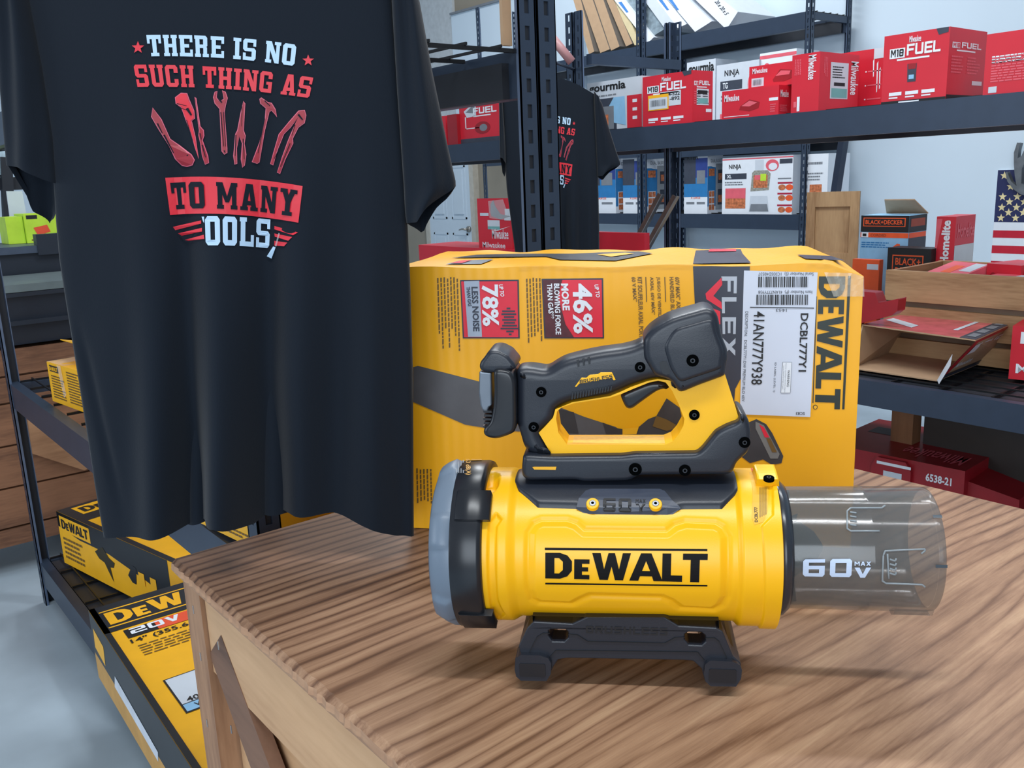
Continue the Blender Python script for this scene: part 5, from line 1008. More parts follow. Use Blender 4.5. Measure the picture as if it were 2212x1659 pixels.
# raised nameplate on the cover
npx = k1([(640, 1200), (700, 1225), (775, 1262), (960, 1262), (1000, 1235), (1040, 1192), (1070, 1182), (1470, 1182), (1500, 1195), (1560, 1262), (1600, 1268), (1850, 1262), (1925, 1180), (1926, 1205), (1835, 1309), (1600, 1311), (1540, 1334), (1045, 1329), (985, 1308), (760, 1302), (640, 1192)][4:7]+[(1470, 1182), (1500, 1195), (1560, 1262), (1600, 1300), (1538, 1328), (1048, 1325), (990, 1303)][0:0]+[(1070, 1182), (1470, 1182), (1500, 1195), (1545, 1250), (1590, 1285), (1538, 1326), (1048, 1323), (985, 1290)])
mb = MB(); poly2(mb, npx, lambda x, y: csf(x, y, .0016), M('navy_black_nameplate', (52, 60, 76), .38), (8, 3)); mb.build('nameplate', cover_o, fix=False)
mb = MB(); dk = M('debossed_black', (16, 18, 23), .5); put(mb, TK('60', .1), k1([(1140, 1303), (1305, 1308), (1305, 1240), (1140, 1238)]), lambda x, y: csf(x, y, .0021), dk, (3, 2)); put(mb, TK('V'), k1([(1330, 1307), (1388, 1307), (1388, 1268), (1330, 1268)]), lambda x, y: csf(x, y, .0021), dk); put(mb, TK('MAX', .1), k1([(1330, 1262), (1388, 1262), (1388, 1243), (1330, 1243)]), lambda x, y: csf(x, y, .0021), dk); mb.build('nameplate_lettering', cover_o, fix=False)
for (x, y) in ((1080, 1268), (1446, 1270)):
    (px, py), = k1([(x, y)]); s, th = hit(px, py, .078); n = cyl(s, th, 1)-cyl(s, th, 0); c = cyl(s, th, .0795); mb = MB(); mb.tube([c-n*.003, c+n*.0012], [.0066, .0060], byl, 28, False); mb.tube([c, c+n*.0018], .0034, M('nut_steel', (170, 176, 184), .25, .8), 20, False); mb.tube([c, c+n*.0021], .0016, M('recess_black', (10, 11, 13)), 10, False); mb.build('grommet', cover_o, bevel=.0005)
# ---- transparent barrel
mb = MB(); s_t0, s_t1 = s_y1, HP(2046, .0605); revolve(mb, [(s_y1+.0006, .060), (s_y1+.001, .0685), (s_y1+.008, .0670), (s_y1+.013, .0622), (s_y1+.013, .056)], M('dark_seal_rubber', (38, 44, 54), .25, spec=.6)); mb.build('seal_ring', t)
clr = bpy.data.materials.new('smoked_clear_polycarbonate'); clr.use_nodes = True; b_ = clr.node_tree.nodes['Principled BSDF']; nt = clr.node_tree
b_.inputs['Base Color'].default_value = lin((98, 101, 101))+(1,); b_.inputs['Roughness'].default_value = .13; b_.inputs['Alpha'].default_value = .46; b_.inputs['Specular IOR Level'].default_value = .9; b_.inputs['Coat Weight'].default_value = .0
tcn = nt.nodes.new('ShaderNodeTexCoord'); nzn = nt.nodes.new('ShaderNodeTexNoise'); nzn.inputs['Scale'].default_value = 14; bpn = nt.nodes.new('ShaderNodeBump'); bpn.inputs['Strength'].default_value = .08; bpn.inputs['Distance'].default_value = .004
nt.links.new(tcn.outputs['Object'], nzn.inputs['Vector']); nt.links.new(nzn.outputs['Fac'], bpn.inputs['Height']); nt.links.new(bpn.outputs['Normal'], b_.inputs['Normal'])
sm_ = HP(1890, .0605)
mb = MB(); revolve(mb, [(s_t0+.004, .0600), (sm_-.002, .0605), (sm_-.001, .0612), (sm_+.001, .0612), (sm_+.002, .0605), (s_t1-.006, .0605), (s_t1-.001, .0598), (s_t1, .0585), (s_t1-.001, .0572), (s_t1-.006, .0568)], clr, 128); bar_o = mb.build('clear_barrel', t)
mb = MB(); revolve(mb, [(s_t1-.006, .0566), (s_t0+.01, .0566)], clr, 96); mb.build('inner_sleeve', t)
mb = MB(); lg = M('silver_lettering', (190, 208, 234), .35); bf = lambda x, y: cyl(*hit(x, y, .0612), .0612)
put(mb, TK('60', .1), [(1734, 1245), (1839, 1247), (1841, 1207), (1735, 1208)], bf, lg, (6, 5)); put(mb, TK('V'), [(1846, 1248), (1881, 1248), (1882, 1226), (1846, 1226)], bf, lg, (2, 2)); put(mb, TK('MAX', .1), [(1846, 1222), (1881, 1222), (1882, 1213), (1846, 1213)], bf, lg, (2, 2)); mb.build('barrel_lettering', bar_o, fix=False)
def curve_on(pts, r=.0009, R=.0612, mat=None):
    P = []
    for a_, b__ in zip(pts[:-1], pts[1:]):
        for k in range(6): x, y = a_[0]+(b__[0]-a_[0])*k/6, a_[1]+(b__[1]-a_[1])*k/6; P.append(cyl(*hit(x, y, R), R))
    P.append(cyl(*hit(*pts[-1], R), R)); mb.tube(P, r, mat or clr, 6)
sh = M('moulded_ridge_plastic', (150, 160, 166), .15, alpha=.7)
mb = MB(); curve_on([(1990, 1196), (1998, 1190), (1998, 1186), (1912, 1190), (1908, 1200), (1906, 1255), (1914, 1260), (1992, 1263), (1998, 1268)], mat=sh); curve_on([(1917, 1196), (1920, 1250)], mat=sh)
for k in range(4): curve_on([(1922, 1208+k*10), (1934, 1212+k*10), (1936, 1206+k*10)], mat=sh)
curve_on([(1912, 1092), (1905, 1097), (1838, 1097), (1830, 1104), (1830, 1142), (1838, 1147), (1900, 1147)], mat=sh)
for k in range(4): curve_on([(1836, 1106+k*9), (1850, 1108+k*9)], mat=sh)
mb.build('bayonet_ridges', bar_o)
mb = MB()
for (x, y) in ((2035, 1120), (2040, 1226)):
    s, th = hit(x, y, .0605)
    for dth in (0, ): 
        G = [[cyl(s-.008, th+k*.012, .0618) for k in range(5)], [cyl(min(s+.004, s_t1-.0005), th+k*.012, .0618) for k in range(5)]]; mb.grid(G, M('dark_slot_edge', (60, 72, 82), .3))
mb.build('slot_edges', bar_o, fix=False)
# motor tail cone inside the barrel
mb = MB(); revolve(mb, [(s_t0+.006, .0), (s_t0+.006, .034), (s_t0+.022, .030), (s_t0+.042, .016), (s_t0+.05, .004), (s_t0+.051, 0)], M('motor_cone_black', (30, 36, 46), .35), 40)
for k in range(7):
    a_ = 2*math.pi*k/7; mb.add([cyl(s_t0+.008, a_, .03), cyl(s_t0+.02, a_+.1, .03), cyl(s_t0+.02, a_+.1, .056), cyl(s_t0+.008, a_, .056)], [(0, 1, 2, 3)], M('motor_cone_black', (30, 36, 46)))
mb.build('motor_cone', t)
mb = MB(); s_l, th_l = hit(1985, 1306, .0605); G = [[cyl(s_l-.018+.036*i/3, -1.25+k*.12, .0640 if 0 < k < 3 else .060) for k in range(4)] for i in range(4)]; mb.grid(G, clr); mb.build('lock_tab', bar_o)
# ---- stand
k2 = lambda pts: [(880+x/2.6976, 1100+y/2.6976) for x, y in pts]
LS = .062     # front face of the stand towards the camera from the centre plane
st_ = k2([(660, 850), (648, 800), (700, 690), (735, 655), (960, 668), (1040, 630), (1500, 630), (1580, 680), (1800, 692), (1838, 712), (1900, 860), (1944, 900), (1948, 980), (1930, 1012), (1905, 1034), (1762, 1030), (1735, 1005), (1722, 960), (1715, 930), (1665, 885), (1600, 880), (920, 868), (880, 875), (850, 920), (832, 960), (800, 1002), (660, 998), (632, 975), (624, 940), (628, 870)])
sh1 = k2([(822, 740), (822, 708), (845, 694), (918, 698), (938, 716), (938, 750), (915, 772), (845, 770)]); sh2 = k2([(1614, 760), (1616, 728), (1640, 714), (1715, 718), (1738, 738), (1738, 772), (1715, 794), (1640, 790)])
def slope(px, lat, mat, name, bev=.004, holes=None, d=.022):
    q = [SZ(x, y, lat) for x, y in px]; loops = [q]+[[SZ(x, y, lat) for x, y in h] for h in (holes or [])]; flat = [p for l in loops for p in l]
    tr = tessellate_polygon([[Vector((p[0], p[1], 0)) for p in l] for l in loops]); n = len(flat); vs = [W3(s, z, lat) for s, z in flat]+[W3(s, z, lat-d) for s, z in flat]; fs = [tuple(x) for x in tr]+[tuple(i+n for i in x)[::-1] for x in tr]; b = 0
    for l in loops: m_ = len(l); fs += [(b+i, b+(i+1) % m_, b+(i+1) % m_+n, b+i+n) for i in range(m_)]; b += m_
    mb = MB(); mb.add(vs, fs, mat); return mb.build(name, t, bevel=bev, seg=3, weld=True)
stn = slope(st_, LS, bbk, 'stand', .004, [sh1, sh2], .024)
# rear leg frame and cross webs joining the stand to the body
q = [SZ(x, y, LS) for x, y in st_]; mb = MB(); mb.prism([W3(s, z, -.040) for s, z in q], bnn*.02, bbk); mb.build('rear_stand', t, bevel=.004, seg=3)
zt_ = max(z for s, z in q); sL, sR = min(s for s, z in q)+.02, max(s for s, z in q)-.022
mb = MB(); G = []
for i in range(25):
    s = sL+(sR-sL)*i/24; row = []
    for k in range(9):
        la = LS-.002-(LS-.002+.052)*k/8; zz = -math.sqrt(max(1e-6, (RB+.001)**2-min(la, .05)**2)); row.append(W3(s, max(zz, zt_-.004) if abs(la) < .03 else max(min(zz+.0, zt_+.02), zt_-.003), la))
    G.append(row)
mb.grid(G, bbk)
for e in (0, 24): mb.add([G[e][k] for k in range(9)]+[G[e][8]-Z*.02, G[e][0]-Z*.02], [tuple(range(11))], bbk)
mb.build('saddle_web', t)
for (pp, hx) in ((k2([(632, 868), (660, 850), (770, 852), (820, 868), (838, 900), (836, 960), (810, 1002), (662, 1000), (634, 975), (626, 935)]), 0), (k2([(1735, 905), (1765, 882), (1895, 888), (1938, 908), (1950, 940), (1944, 990), (1915, 1034), (1768, 1032), (1738, 1005), (1728, 960)]), 1)):
    q = [SZ(x, y, LS+.006) for x, y in pp]; mb = MB(); zmin = -.130+.0005
    q = [(s, max(z, zmin)) for s, z in q]; mb.prism([W3(s, z, LS+.006) for s, z in q], bnn*.11, bbk); fo = mb.build('foot', t, bevel=.005, seg=3)
    cs = sum(s for s, z in q)/len(q); cz = sum(z for s, z in q)/len(q)-.003; mb = MB(); mb.prism([W3(cs+a_*.013, cz+b__*.0072, LS+.0068) for a_, b__ in ((-1, -.8), (-.9, -1), (.9, -1), (1, -.8), (1, .8), (.9, 1), (-.9, 1), (-1, .8))], bnn*.002, bbk2); mb.build('foot_pad', fo, bevel=.0006)
mb = MB(); put(mb, glyphs('BRUSHLESS', TECH, .08), k2([(1040, 722), (1515, 735), (1515, 692), (1040, 680)]), pf(LS+.0004), dk); 
def strip(pts, w_=.0007, lat=LS+.0004):
    for a_, b__ in zip(pts[:-1], pts[1:]): mb.bar(onp(*a_, bc-bnn*lat, bnn), onp(*b__, bc-bnn*lat, bnn), .0006, w_*2, dk, up=bnn)
strip(k2([(710, 835), (755, 745), (790, 722), (830, 722)])); strip(k2([(938, 728), (990, 732), (1050, 770), (1500, 780), (1560, 748), (1616, 744)])); strip(k2([(1738, 750), (1790, 750), (1815, 770), (1862, 870)])); strip(k2([(830, 862), (865, 822), (1690, 832), (1730, 880)]))
mb.build('stand_embossing', stn, fix=False)
# ------------------------------------------------------------------ left side
def unit(v): v = np.array(v, float); return v/np.linalg.norm(v)
def edge_carton(name, label, pa, pb, z0, w, e, ytop, prints=None, group=None, mat=None, vp=None, **k):
    a = onz(*pa, z0); d = unit((onz(*pb, z0)-a)*np.array([1, 1, 0])); n = V3(-d[1], d[0], 0); zt = onp(pa[0], ytop, a, n)[2]
    return carton(name, label, 'box', a, d, w, e, zt-z0, mat or M('yellow_print', (242, 178, 30)), prints, group, **k)
blkc = M('black_card', (34, 38, 44), .4)
def p_(mb, fs):
    f, tpf, lf = fs['front'], fs['top'], fs['left']
    fr(mb, f, 0, .72, .2, 1, blkc); fp(mb, f, [(0, .72), (.13, .62), (.62, .62), (.62, 1), (0, 1)], blkc); fp(mb, f, [(.3, .62), (.62, .62), (.62, .3), (.5, .45)], blkc)
    fr(mb, f, .015, .66, .2, .94, yelp, .0012); ft(mb, f, glyphs('DeWALT', HEAVY, .02), .025, .71, .19, .89, blk, 0, .002)
    lines(mb, f, .02, .1, .17, .55, 5, brn0); fp(mb, f, [(.24, .62), (.27, .7), (.3, .55), (.33, .5), (.32, .4), (.3, .38), (.31, .12), (.285, .3), (.27, .42), (.24, .45), (.22, .55)], M('dark_trimmer_picture', (50, 44, 26), .5), .0015)
    fp(mb, f, [(.4, .4), (.43, .62), (.45, .6), (.44, .3), (.42, .3)], blkc, .0015); fr(mb, f, .46, .34, .49, .56, yelp, .002); fr(mb, f, .52, .34, .55, .56, yelp, .002)
    fr(mb, f, .57, .05, .6, .2, blk, .001)
    fr(mb, tpf, 0, 0, .05, 1, blkc); fr(mb, tpf, .05, 0, 1, .06, blkc, .001); fr(mb, tpf, .05, .06, .16, 1, blkc); fr(mb, tpf, .02, .12, .1, 1, yelp, .0012); ft(mb, tpf, glyphs('DeWALT', HEAVY, .02), .03, .16, .09, 1.2, blk, -1, .002) if 0 else None
    V, T = glyphs('DeWALT', HEAVY, .02); mb.add([tpf(.085-.05*v, .16+.8*u, .002) for u, v in V], T, blk)
    V, T = TK('20V'); mb.add([tpf(.19-.035*v+.03, .18+.5*u, .0015) for u, v in V], T, blk); V, T = S('13"', .02); mb.add([tpf(.27-.03*v, .18+.3*u, .0015) for u, v in V], T, blk)
    for k in range(3): fr(mb, tpf, .285+k*.015, .16, .29+k*.015, .8, brn0, .001)
brn0 = M('brown_small_print', (112, 84, 38), .5)
edge_carton('trimmer_carton', 'long black and yellow carton with trimmer picture, farther one on the lower left deck', (139.5, 1215), (317, 1307), Z0L+.007, 1.15, .33, 1112, p_)
# 14 inch carton in front
z0 = Z0L+.007; a = onz(214, 1462, z0); yh = onz(-385, 425, z0) if 0 else None
dv = ray(-385, 425); dv = -unit(dv*np.array([1, 1, 0])); nv = V3(-dv[1], dv[0], 0); zt = onp(209, 1341, a, V3(0, 1, 0))[2]
def p_(mb, fs):
    f, t_, lf, sd = fs['front'], fs['top'], fs['left'], fs['side']
    fr(mb, f, 0, .0, 1, .38, M('tan_scuffed_card', (196, 150, 84), .7)); fr(mb, f, 0, .38, 1, 1, blkc); fp(mb, f, [(.2, .35), (.55, .3), (.56, .45), (.22, .55)], M('torn_white_paper', (206, 212, 222), .7), .0015); fp(mb, f, [(.02, .5), (.12, .45), (.13, .75), (.03, .8)], yelp, .0012)
    g = lambda u, v, l=.0012: t_(u, v, l)     # u along the length towards the camera, v across
    fr(mb, t_, 0, 0, 1, .035, blkc, .001); fr(mb, t_, 0, 0, .165, 1, blkc, .001)
    for a_ in (.035, .135): fr(mb, t_, a_, .04, a_+.006, 1, yelp, .0014)
    V, T = glyphs('DeWALT', HEAVY, .02); mb.add([t_(.125-.075*v, .06+.9*u, .0018) for u, v in V], T, yelp)
    fr(mb, t_, .175, .1, .225, .5, blk, .001); fr(mb, t_, .173, .28, .225, .95, M('orange_red_print', (230, 84, 50), .5), .0014); V, T = TK('20V'); mb.add([t_(.21-.032*v, .13+.3*u, .0020) for u, v in V], T, wht)
    V, T = S('14" (355.6 mm)', .02); mb.add([t_(.262-.028*v, .1+.52*u, .0014) for u, v in V], T, blk)
    for k in range(5): 
        u0 = .275+k*.013; v = .12
        while v < .66: w_ = random.uniform(.03, .08); fr(mb, t_, u0, v, u0+.005, v+w_, brn0, .0012); v += w_+.012
    fr(mb, t_, .47, .12, .63, .62, blk, .0012); fr(mb, t_, .474, .13, .592, .61, wht2, .0016); fr(mb, t_, .595, .13, .625, .61, M('pale_blue_print', (140, 190, 226)), .0016)
    fp(mb, t_, [(.5, .36), (.52, .5), (.515, .36), (.58, .34), (.575, .31), (.52, .32), (.53, .3), (.505, .3)], blk, .002); fp(mb, t_, [(.53, .4), (.58, .44), (.585, .4), (.54, .37)], yelp, .002)
    V, T = S('40% SHORTER', .02); mb.add([t_(.592-.02*v, .16+.42*u, .0022) for u, v in V], T, blk); V, T = S('WHEN FOLDED', .01); mb.add([t_(.618-.016*v, .18+.38*u, .0022) for u, v in V], T, blk)
carton('trimmer_carton', 'scuffed yellow carton with torn white paper strip, nearest on the lower left deck', 'box', a, dv, 1.02, .40, zt-z0, M('yellow_print', (242, 178, 30)), p_)
# mid level flap carton
def p_(mb, fs):
    f = fs['front']; fr(mb, f, .04, .78, .2, .94, blkc); ft(mb, f, glyphs('DeWALT', HEAVY, .02), .05, .81, .19, .91, yelp, 0, .0015); lines(mb, f, .05, .1, .28, .7, 9, brn0); lines(mb, f, .34, .1, .6, .9, 12, brn0); lines(mb, f, .66, .1, .95, .8, 12, brn0)
    fp(mb, f, [(.2, 1), (.27, 1), (.3, .3), (.25, .2)], clearp, .003)
t, fs_ = edge_carton('tool_carton', 'small yellow carton with its top flap open, on the middle left deck', (114, 866), (174, 888), Z1L+.007, .42, .26, 785, p_)
f = fs_['top']; mb = MB(); mb.prism([f(0, 1, .0), f(1, 1, .0), f(1, .12, .06), f(-.03, .2, .055)], (0, 0, .003), M('yellow_print', (242, 178, 30))); mb.build('flap', t)
mb = MB(); g = Fc(f(0, 1, .004), f.U, f(-.0, .2, .055)-f(0, 1, 0), Z); lines(mb, g, .1, .15, .8, .8, 4, brn0); mb.build('printed_graphics', t, fix=False)
mb = MB(); mb.grid([[f(u, v, .001+.02*math.sin(u*20)*v) for u in (0, .05, .1, .16, .22, .3)] for v in (0, .2, .5)], clearp); mb.build('torn_tape', t, fix=False)
def p_(mb, fs):
    f = fs['front']; fr(mb, f, .14, .6, .28, .9, blk); ft(mb, f, S('UL', .03), .17, .65, .25, .85, wht, 0, .002); ft(mb, f, S('NOM', .03), .42, .52, .7, .82, blk); lines(mb, f, .4, .1, .95, .3, 2, brn0); fr(mb, f, .94, .2, .97, .7, blk)
edge_carton('tool_carton', 'yellow carton with certification marks peeking out under the shirt hem', (425, 1126), (537, 1180), Z1L+.007, .20, .28, 1050, p_)
carton('tool_carton', 'yellow carton just visible below the hem beside the crate top', 'box', onz(585, 1205, Z1L+.007)*0+V3(-1.29, .70, TZ-.12) if 0 else V3(LX1-.3, LY0+.18, Z1L+.007), X_, .22, .22, .17, M('yellow_print', (242, 178, 30)), lambda mb, fs: (fr(mb, fs['side'], .5, .1, .7, .9, blk), fr(mb, fs['side'], .1, .1, .25, .6, blk)))
# plank crate behind the unit
PX = -3.69; t = empty('plank_crate', (PX, 0, .1), 'dark brown plank crate on castors behind the left shelving unit', 'crate'); mb = MB()
zs = [.115, .19, .345, .505, .665, .765, .865]
plk = wood('brown_plank_boards_dark', (150, 104, 74), (100, 66, 46), 'Y', 4, 1.2, .7, .15)
for i, (a_, b__) in enumerate(zip(zs[:-1], zs[1:])):
    mb = MB(); mb.abox(PX-.02, PX, -.35, 1.6, a_, b__-.008, plk); mb.build('plank', t, bevel=.002)
mb = MB(); mb.abox(PX-.6, PX-.025, -.34, 1.59, .12, .85, plk); mb.build('inner_box', t)
mb = MB(); q = [onx(x, y, PX+.001) for x, y in ((53, 870), (100, 890), (200, 1003), (180, 1014), (68, 978))]; mb.prism(q, (.018, 0, 0), wood('light_cleat_board', (176, 132, 96), (140, 100, 70), 'Y', 4, 1.2, .7, .15)); mb.build('cleat_board', t)
for y in (.1, 1.2): mb = MB(); mb.tube([(PX-.1, y, .05), (PX-.06, y, .05)], .05, M('black_rubber', (24, 26, 28), .6), 20); mb.abox(PX-.11, PX-.05, y-.02, y+.02, .05, .12, wirem); mb.build('castor', t)
tb = M('black_tote_plastic', (34, 42, 54), .4, var=.05)
def zx(x, y, X): return onx(x, y, X)[2]
t = empty('storage_tote', (PX, .2, .862), 'large black plastic tote with a grey-green lid on the plank crate', 'tote'); X1 = PX-.02; zl = zx(60, 612, X1)
mb = MB(); mb.hexa([V3(X1-.42, -.2, .866), V3(X1-.02, -.2, .866), V3(X1-.02, 1.0, .866), V3(X1-.42, 1.0, .866), V3(X1-.45, -.24, zl-.03), V3(X1, -.24, zl-.03), V3(X1, 1.04, zl-.03), V3(X1-.45, 1.04, zl-.03)], tb); mb.build('tub', t, bevel=.01)
mb = MB(); mb.abox(X1-.02, X1+.012, -.25, 1.05, zx(60, 700, X1), zx(60, 690, X1), tb); mb.abox(X1-.0, X1+.016, -.25, 1.05, zl-.045, zl-.03, tb); mb.build('rim', t, bevel=.004)
mb = MB(); mb.abox(X1-.46, X1+.015, -.25, 1.05, zl-.028, zl, M('grey_green_lid', (104, 116, 118), .35)); mb.build('lid', t, bevel=.006)
mb = MB(); g = Fc(V3(X1-.4, .35, zl), X_*.35, Y_*.3, Z); fp(mb, g, [(.5, .1), (.7, .12), (.75, .8), (.66, .95), (.6, .5)], wht2, .001); mb.build('lid_print', t, fix=False)
zt = zx(60, 532, X1-.46)
t = empty('storage_tote', (X1-.5, .2, .862), 'black tote with latches standing behind the grey-green lid', 'tote'); mb = MB(); mb.abox(X1-.95, X1-.5, -.1, 1.3, .866, zt-.03, tb); mb.build('tub', t, bevel=.01); mb = MB(); mb.abox(X1-.97, X1-.48, -.12, 1.32, zt-.03, zt, M('slate_lid', (66, 78, 96), .4)); mb.build('lid', t, bevel=.008)
q = onx(104, 520, X1-.5); mb = MB(); mb.abox(X1-.53, X1-.47, q[1]-.05, q[1]+.06, zt-.04, zt+.045, tb); mb.build('latch', t, bevel=.005)
def atx(px, X): return [onx(x, y, X) for x, y in px]
t = empty('lime_carton', onx(60, 525, X1-.8), 'lime green carton with an orange sticker behind the left sleeve', 'box'); XL_ = X1-.72; a_, b__ = onx(56, 500, XL_), onx(150, 500, XL_); z1 = onx(60, 462, XL_)[2]
mb = MB(); mb.abox(XL_-.2, XL_, a_[1], b__[1], zt+.001, z1, greenp); mb.abox(XL_-.18, XL_-.02, a_[1]-.07, a_[1]-.002, zt+.001, z1-.01, greenp); mb.build('carton', t, bevel=.003)
g = Fc(V3(XL_, a_[1], zt), V3(0, b__[1]-a_[1], 0), Z*(z1-zt), X_); mb = MB(); fp(mb, g, [(.18, .52), (.5, .6), (.56, .36), (.26, .24)], M('orange_red_print', (230, 84, 50)), .001); fr(mb, g, .1, .08, .3, .13, brn0); fr(mb, g, .05, .82, .3, .95, blk); mb.build('printed_graphics', t, fix=False)
t = empty('white_board', (X1-1.0, .6, .8), 'white board standing upright left of the lime carton', 'board'); XB = X1-.99; q = atx([(14, 413), (48, 413), (70, 535), (30, 535)], XB); mb = MB(); mb.prism(q, (-.012, 0, 0), wht2); mb.build('board', t); mb = MB(); qq = q[2:]; zq = min(p[2] for p in q); mb.abox(XB-.2, XB+.03, q[3][1]-.02, q[2][1]+.02, .0, zq, tb); mb.build('stand', t)
t = empty('dark_rack_shelf', (-5.4, .2, 0), 'dark shelving with clear bags at the left picture edge behind the sleeve', 'shelving'); XS = -5.2
p0, p1 = onx(2, 390, XS), onx(22, 530, XS); mb = MB(); mb.bar(onx(12, 340, XS), onx(30, 700, XS)*1.0, .05, .05, rackd, up=X_); mb.build('post', t)
q = atx([(-60, 388), (70, 380), (70, 408), (-60, 412)], XS-.02); mb = MB(); mb.prism(q, (-.4, 0, 0), rackd); mb.build('shelf', t); q = atx([(-60, 302), (70, 290), (70, 318), (-60, 330)], XS-.02); mb = MB(); mb.prism(q, (-.4, 0, 0), rackd); mb.build('shelf', t)
mb = MB(); q = atx([(-20, 330), (18, 325), (16, 376), (-20, 380)], XS+.0); mb.prism(q, (-.15, 0, 0), M('clear_blue_bag', (190, 214, 226), .15, alpha=.8, var=.3)); mb.build('clear_bag', t, bevel=.01)
mb = MB(); mb.bar(ony(-80, 478, LY1+.02), ony(200, 700, LY1+.02), .012, .045, rackd, up=Y_); mb.bar(ony(-80, 470, LY1+.02), ony(200, 690, LY1+.02), .03, .006, M('grey_strut_edge', (96, 100, 108), .5), up=Y_); mb.build('diagonal_strut', LR)

# ------------------------------------------------------------------ hanging shirts
teem = bpy.data.materials.new('black_cotton_jersey'); teem.use_nodes = True; b_ = teem.node_tree.nodes['Principled BSDF']; nt = teem.node_tree
b_.inputs['Base Color'].default_value = lin((15, 24, 35))+(1,); b_.inputs['Roughness'].default_value = .85; b_.inputs['Sheen Weight'].default_value = .08; b_.inputs['Specular IOR Level'].default_value = .2
tcn = nt.nodes.new('ShaderNodeTexCoord'); w1 = nt.nodes.new('ShaderNodeTexNoise'); w1.inputs['Scale'].default_value = 900; mpn = nt.nodes.new('ShaderNodeMapping'); mpn.inputs['Scale'].default_value = (1, 1, .35); bpn = nt.nodes.new('ShaderNodeBump'); bpn.inputs['Strength'].default_value = .25; bpn.inputs['Distance'].default_value = .0008
nt.links.new(tcn.outputs['Object'], mpn.inputs[0]); nt.links.new(mpn.outputs[0], w1.inputs['Vector']); nt.links.new(w1.outputs['Fac'], bpn.inputs['Height']); nt.links.new(bpn.outputs['Normal'], b_.inputs['Normal'])
def interp(pts, v): return float(np.interp(v, [p[0] for p in pts], [p[1] for p in pts]))
def sheet(mb, left, right, top, hemF, hemB, D, tn, Tf, th=.02, folds=None, NU=90, NV=110, mat=None, back=True):
    # left/right: (y, x) outlines in shirt units; top, hem: (u, y). front and back layers of cloth, open at the hem
    p0 = CAM+tn*D
    def pt(u, v, side):
        yt = interp(top, u); yb = interp(hemF if side > 0 else hemB, u); y = yt+(yb-yt)*v; x = interp(left, y)*(1-u)+interp(right, y)*u
        P = onp(*Tf(x, y), p0, tn); e = math.sqrt(max(0, 1-(2*u-1)**2)); fo = folds(u, v, x, y) if folds else 0
        return P-tn*((th*e if side > 0 else -th*.8*e)+fo*e*(1 if side > 0 else -.5))
    G = [[pt(i/NU, j/NV, 1) for i in range(NU+1)]+([pt(1-i/NU, j/NV, -1) for i in range(1, NU)] if back else []) for j in range(NV+1)]
    mb.grid(G, mat or teem, wrap=back)
TN = unit(FW*np.array([1, 1, 0]))
def bigfold(u, v, x, y):
    a = sstep((v-.15)/.85); g = lambda c, w: math.exp(-((x-c)/w)**2)
    r = .027*a*(g(300+60*v, 45)-g(395+25*v, 28)*1.2+g(470+25*v, 42)*1.1-g(590-10*v, 38)*1.3+g(655, 48)*.6-g(735, 42)*.5+g(800+20*v, 40)*.7)
    r += .014*sstep((v-.75)/.25)*(g(520, 60)*1.5-g(610, 40)*1.6-g(430, 50))
    r += .003*a*math.sin(x*.045+y*.004)-.002*math.exp(-((x-450)/22)**2)*sstep((y-60)/80)
    r += .012*math.exp(-((x-(845+.05*(y-500)))/16)**2)*sstep((y-900)/200)*-1
    r -= .012*math.exp(-((x-(175+.24*(y-700)))/12)**2)*sstep((y-650)/150)*sstep((1140-y)/200)
    return r
BODY = dict(left=[(-170, 40), (-60, 40), (0, 58), (150, 88), (300, 110), (480, 121), (560, 128), (650, 142), (800, 166), (950, 190), (1050, 205), (1160, 224)], right=[(-170, 850), (-60, 850), (0, 848), (200, 862), (400, 876), (480, 880), (600, 886), (800, 892), (1160, 894)],
    top=[(0, -60), (.2, -125), (.34, -160), (.42, -150), (.5, -140), (.58, -150), (.66, -160), (.8, -125), (1, -60)],
    hemF=[(0, 1160), (.31, 1130), (.35, 1112), (.42, 1100), (.5, 1122), (.62, 1096), (.75, 1100), (.86, 1124), (.95, 1150), (1, 1158)], hemB=[(0, 1160), (.2, 1148), (.4, 1120), (.6, 1112), (.7, 1104), (.85, 1120), (1, 1158)])
SL = dict(left=[(-90, 24), (-30, -6), (60, 1), (200, 6), (358, 17), (400, 46), (430, 49), (460, 54), (485, 84)], right=[(-90, 46), (0, 64), (150, 93), (300, 116), (385, 122), (440, 124), (470, 116), (485, 96)], top=[(0, -40), (1, -78)], hemF=[(0, 357), (.4, 362), (.8, 388), (1, 396)], hemB=[(0, 400), (.1, 455), (.5, 484), (.9, 478), (1, 440)])
SR = dict(left=[(-90, 844), (0, 846), (200, 858), (400, 872), (440, 874), (480, 877), (510, 900)], right=[(-90, 868), (-30, 895), (0, 906), (150, 933), (300, 964), (395, 985), (412, 984), (450, 950), (480, 938), (510, 920)], top=[(0, -78), (1, -40)], hemF=[(0, 482), (.45, 478), (.7, 440), (1, 402)], hemB=[(0, 486), (.4, 504), (.65, 500), (.8, 470), (1, 420)])
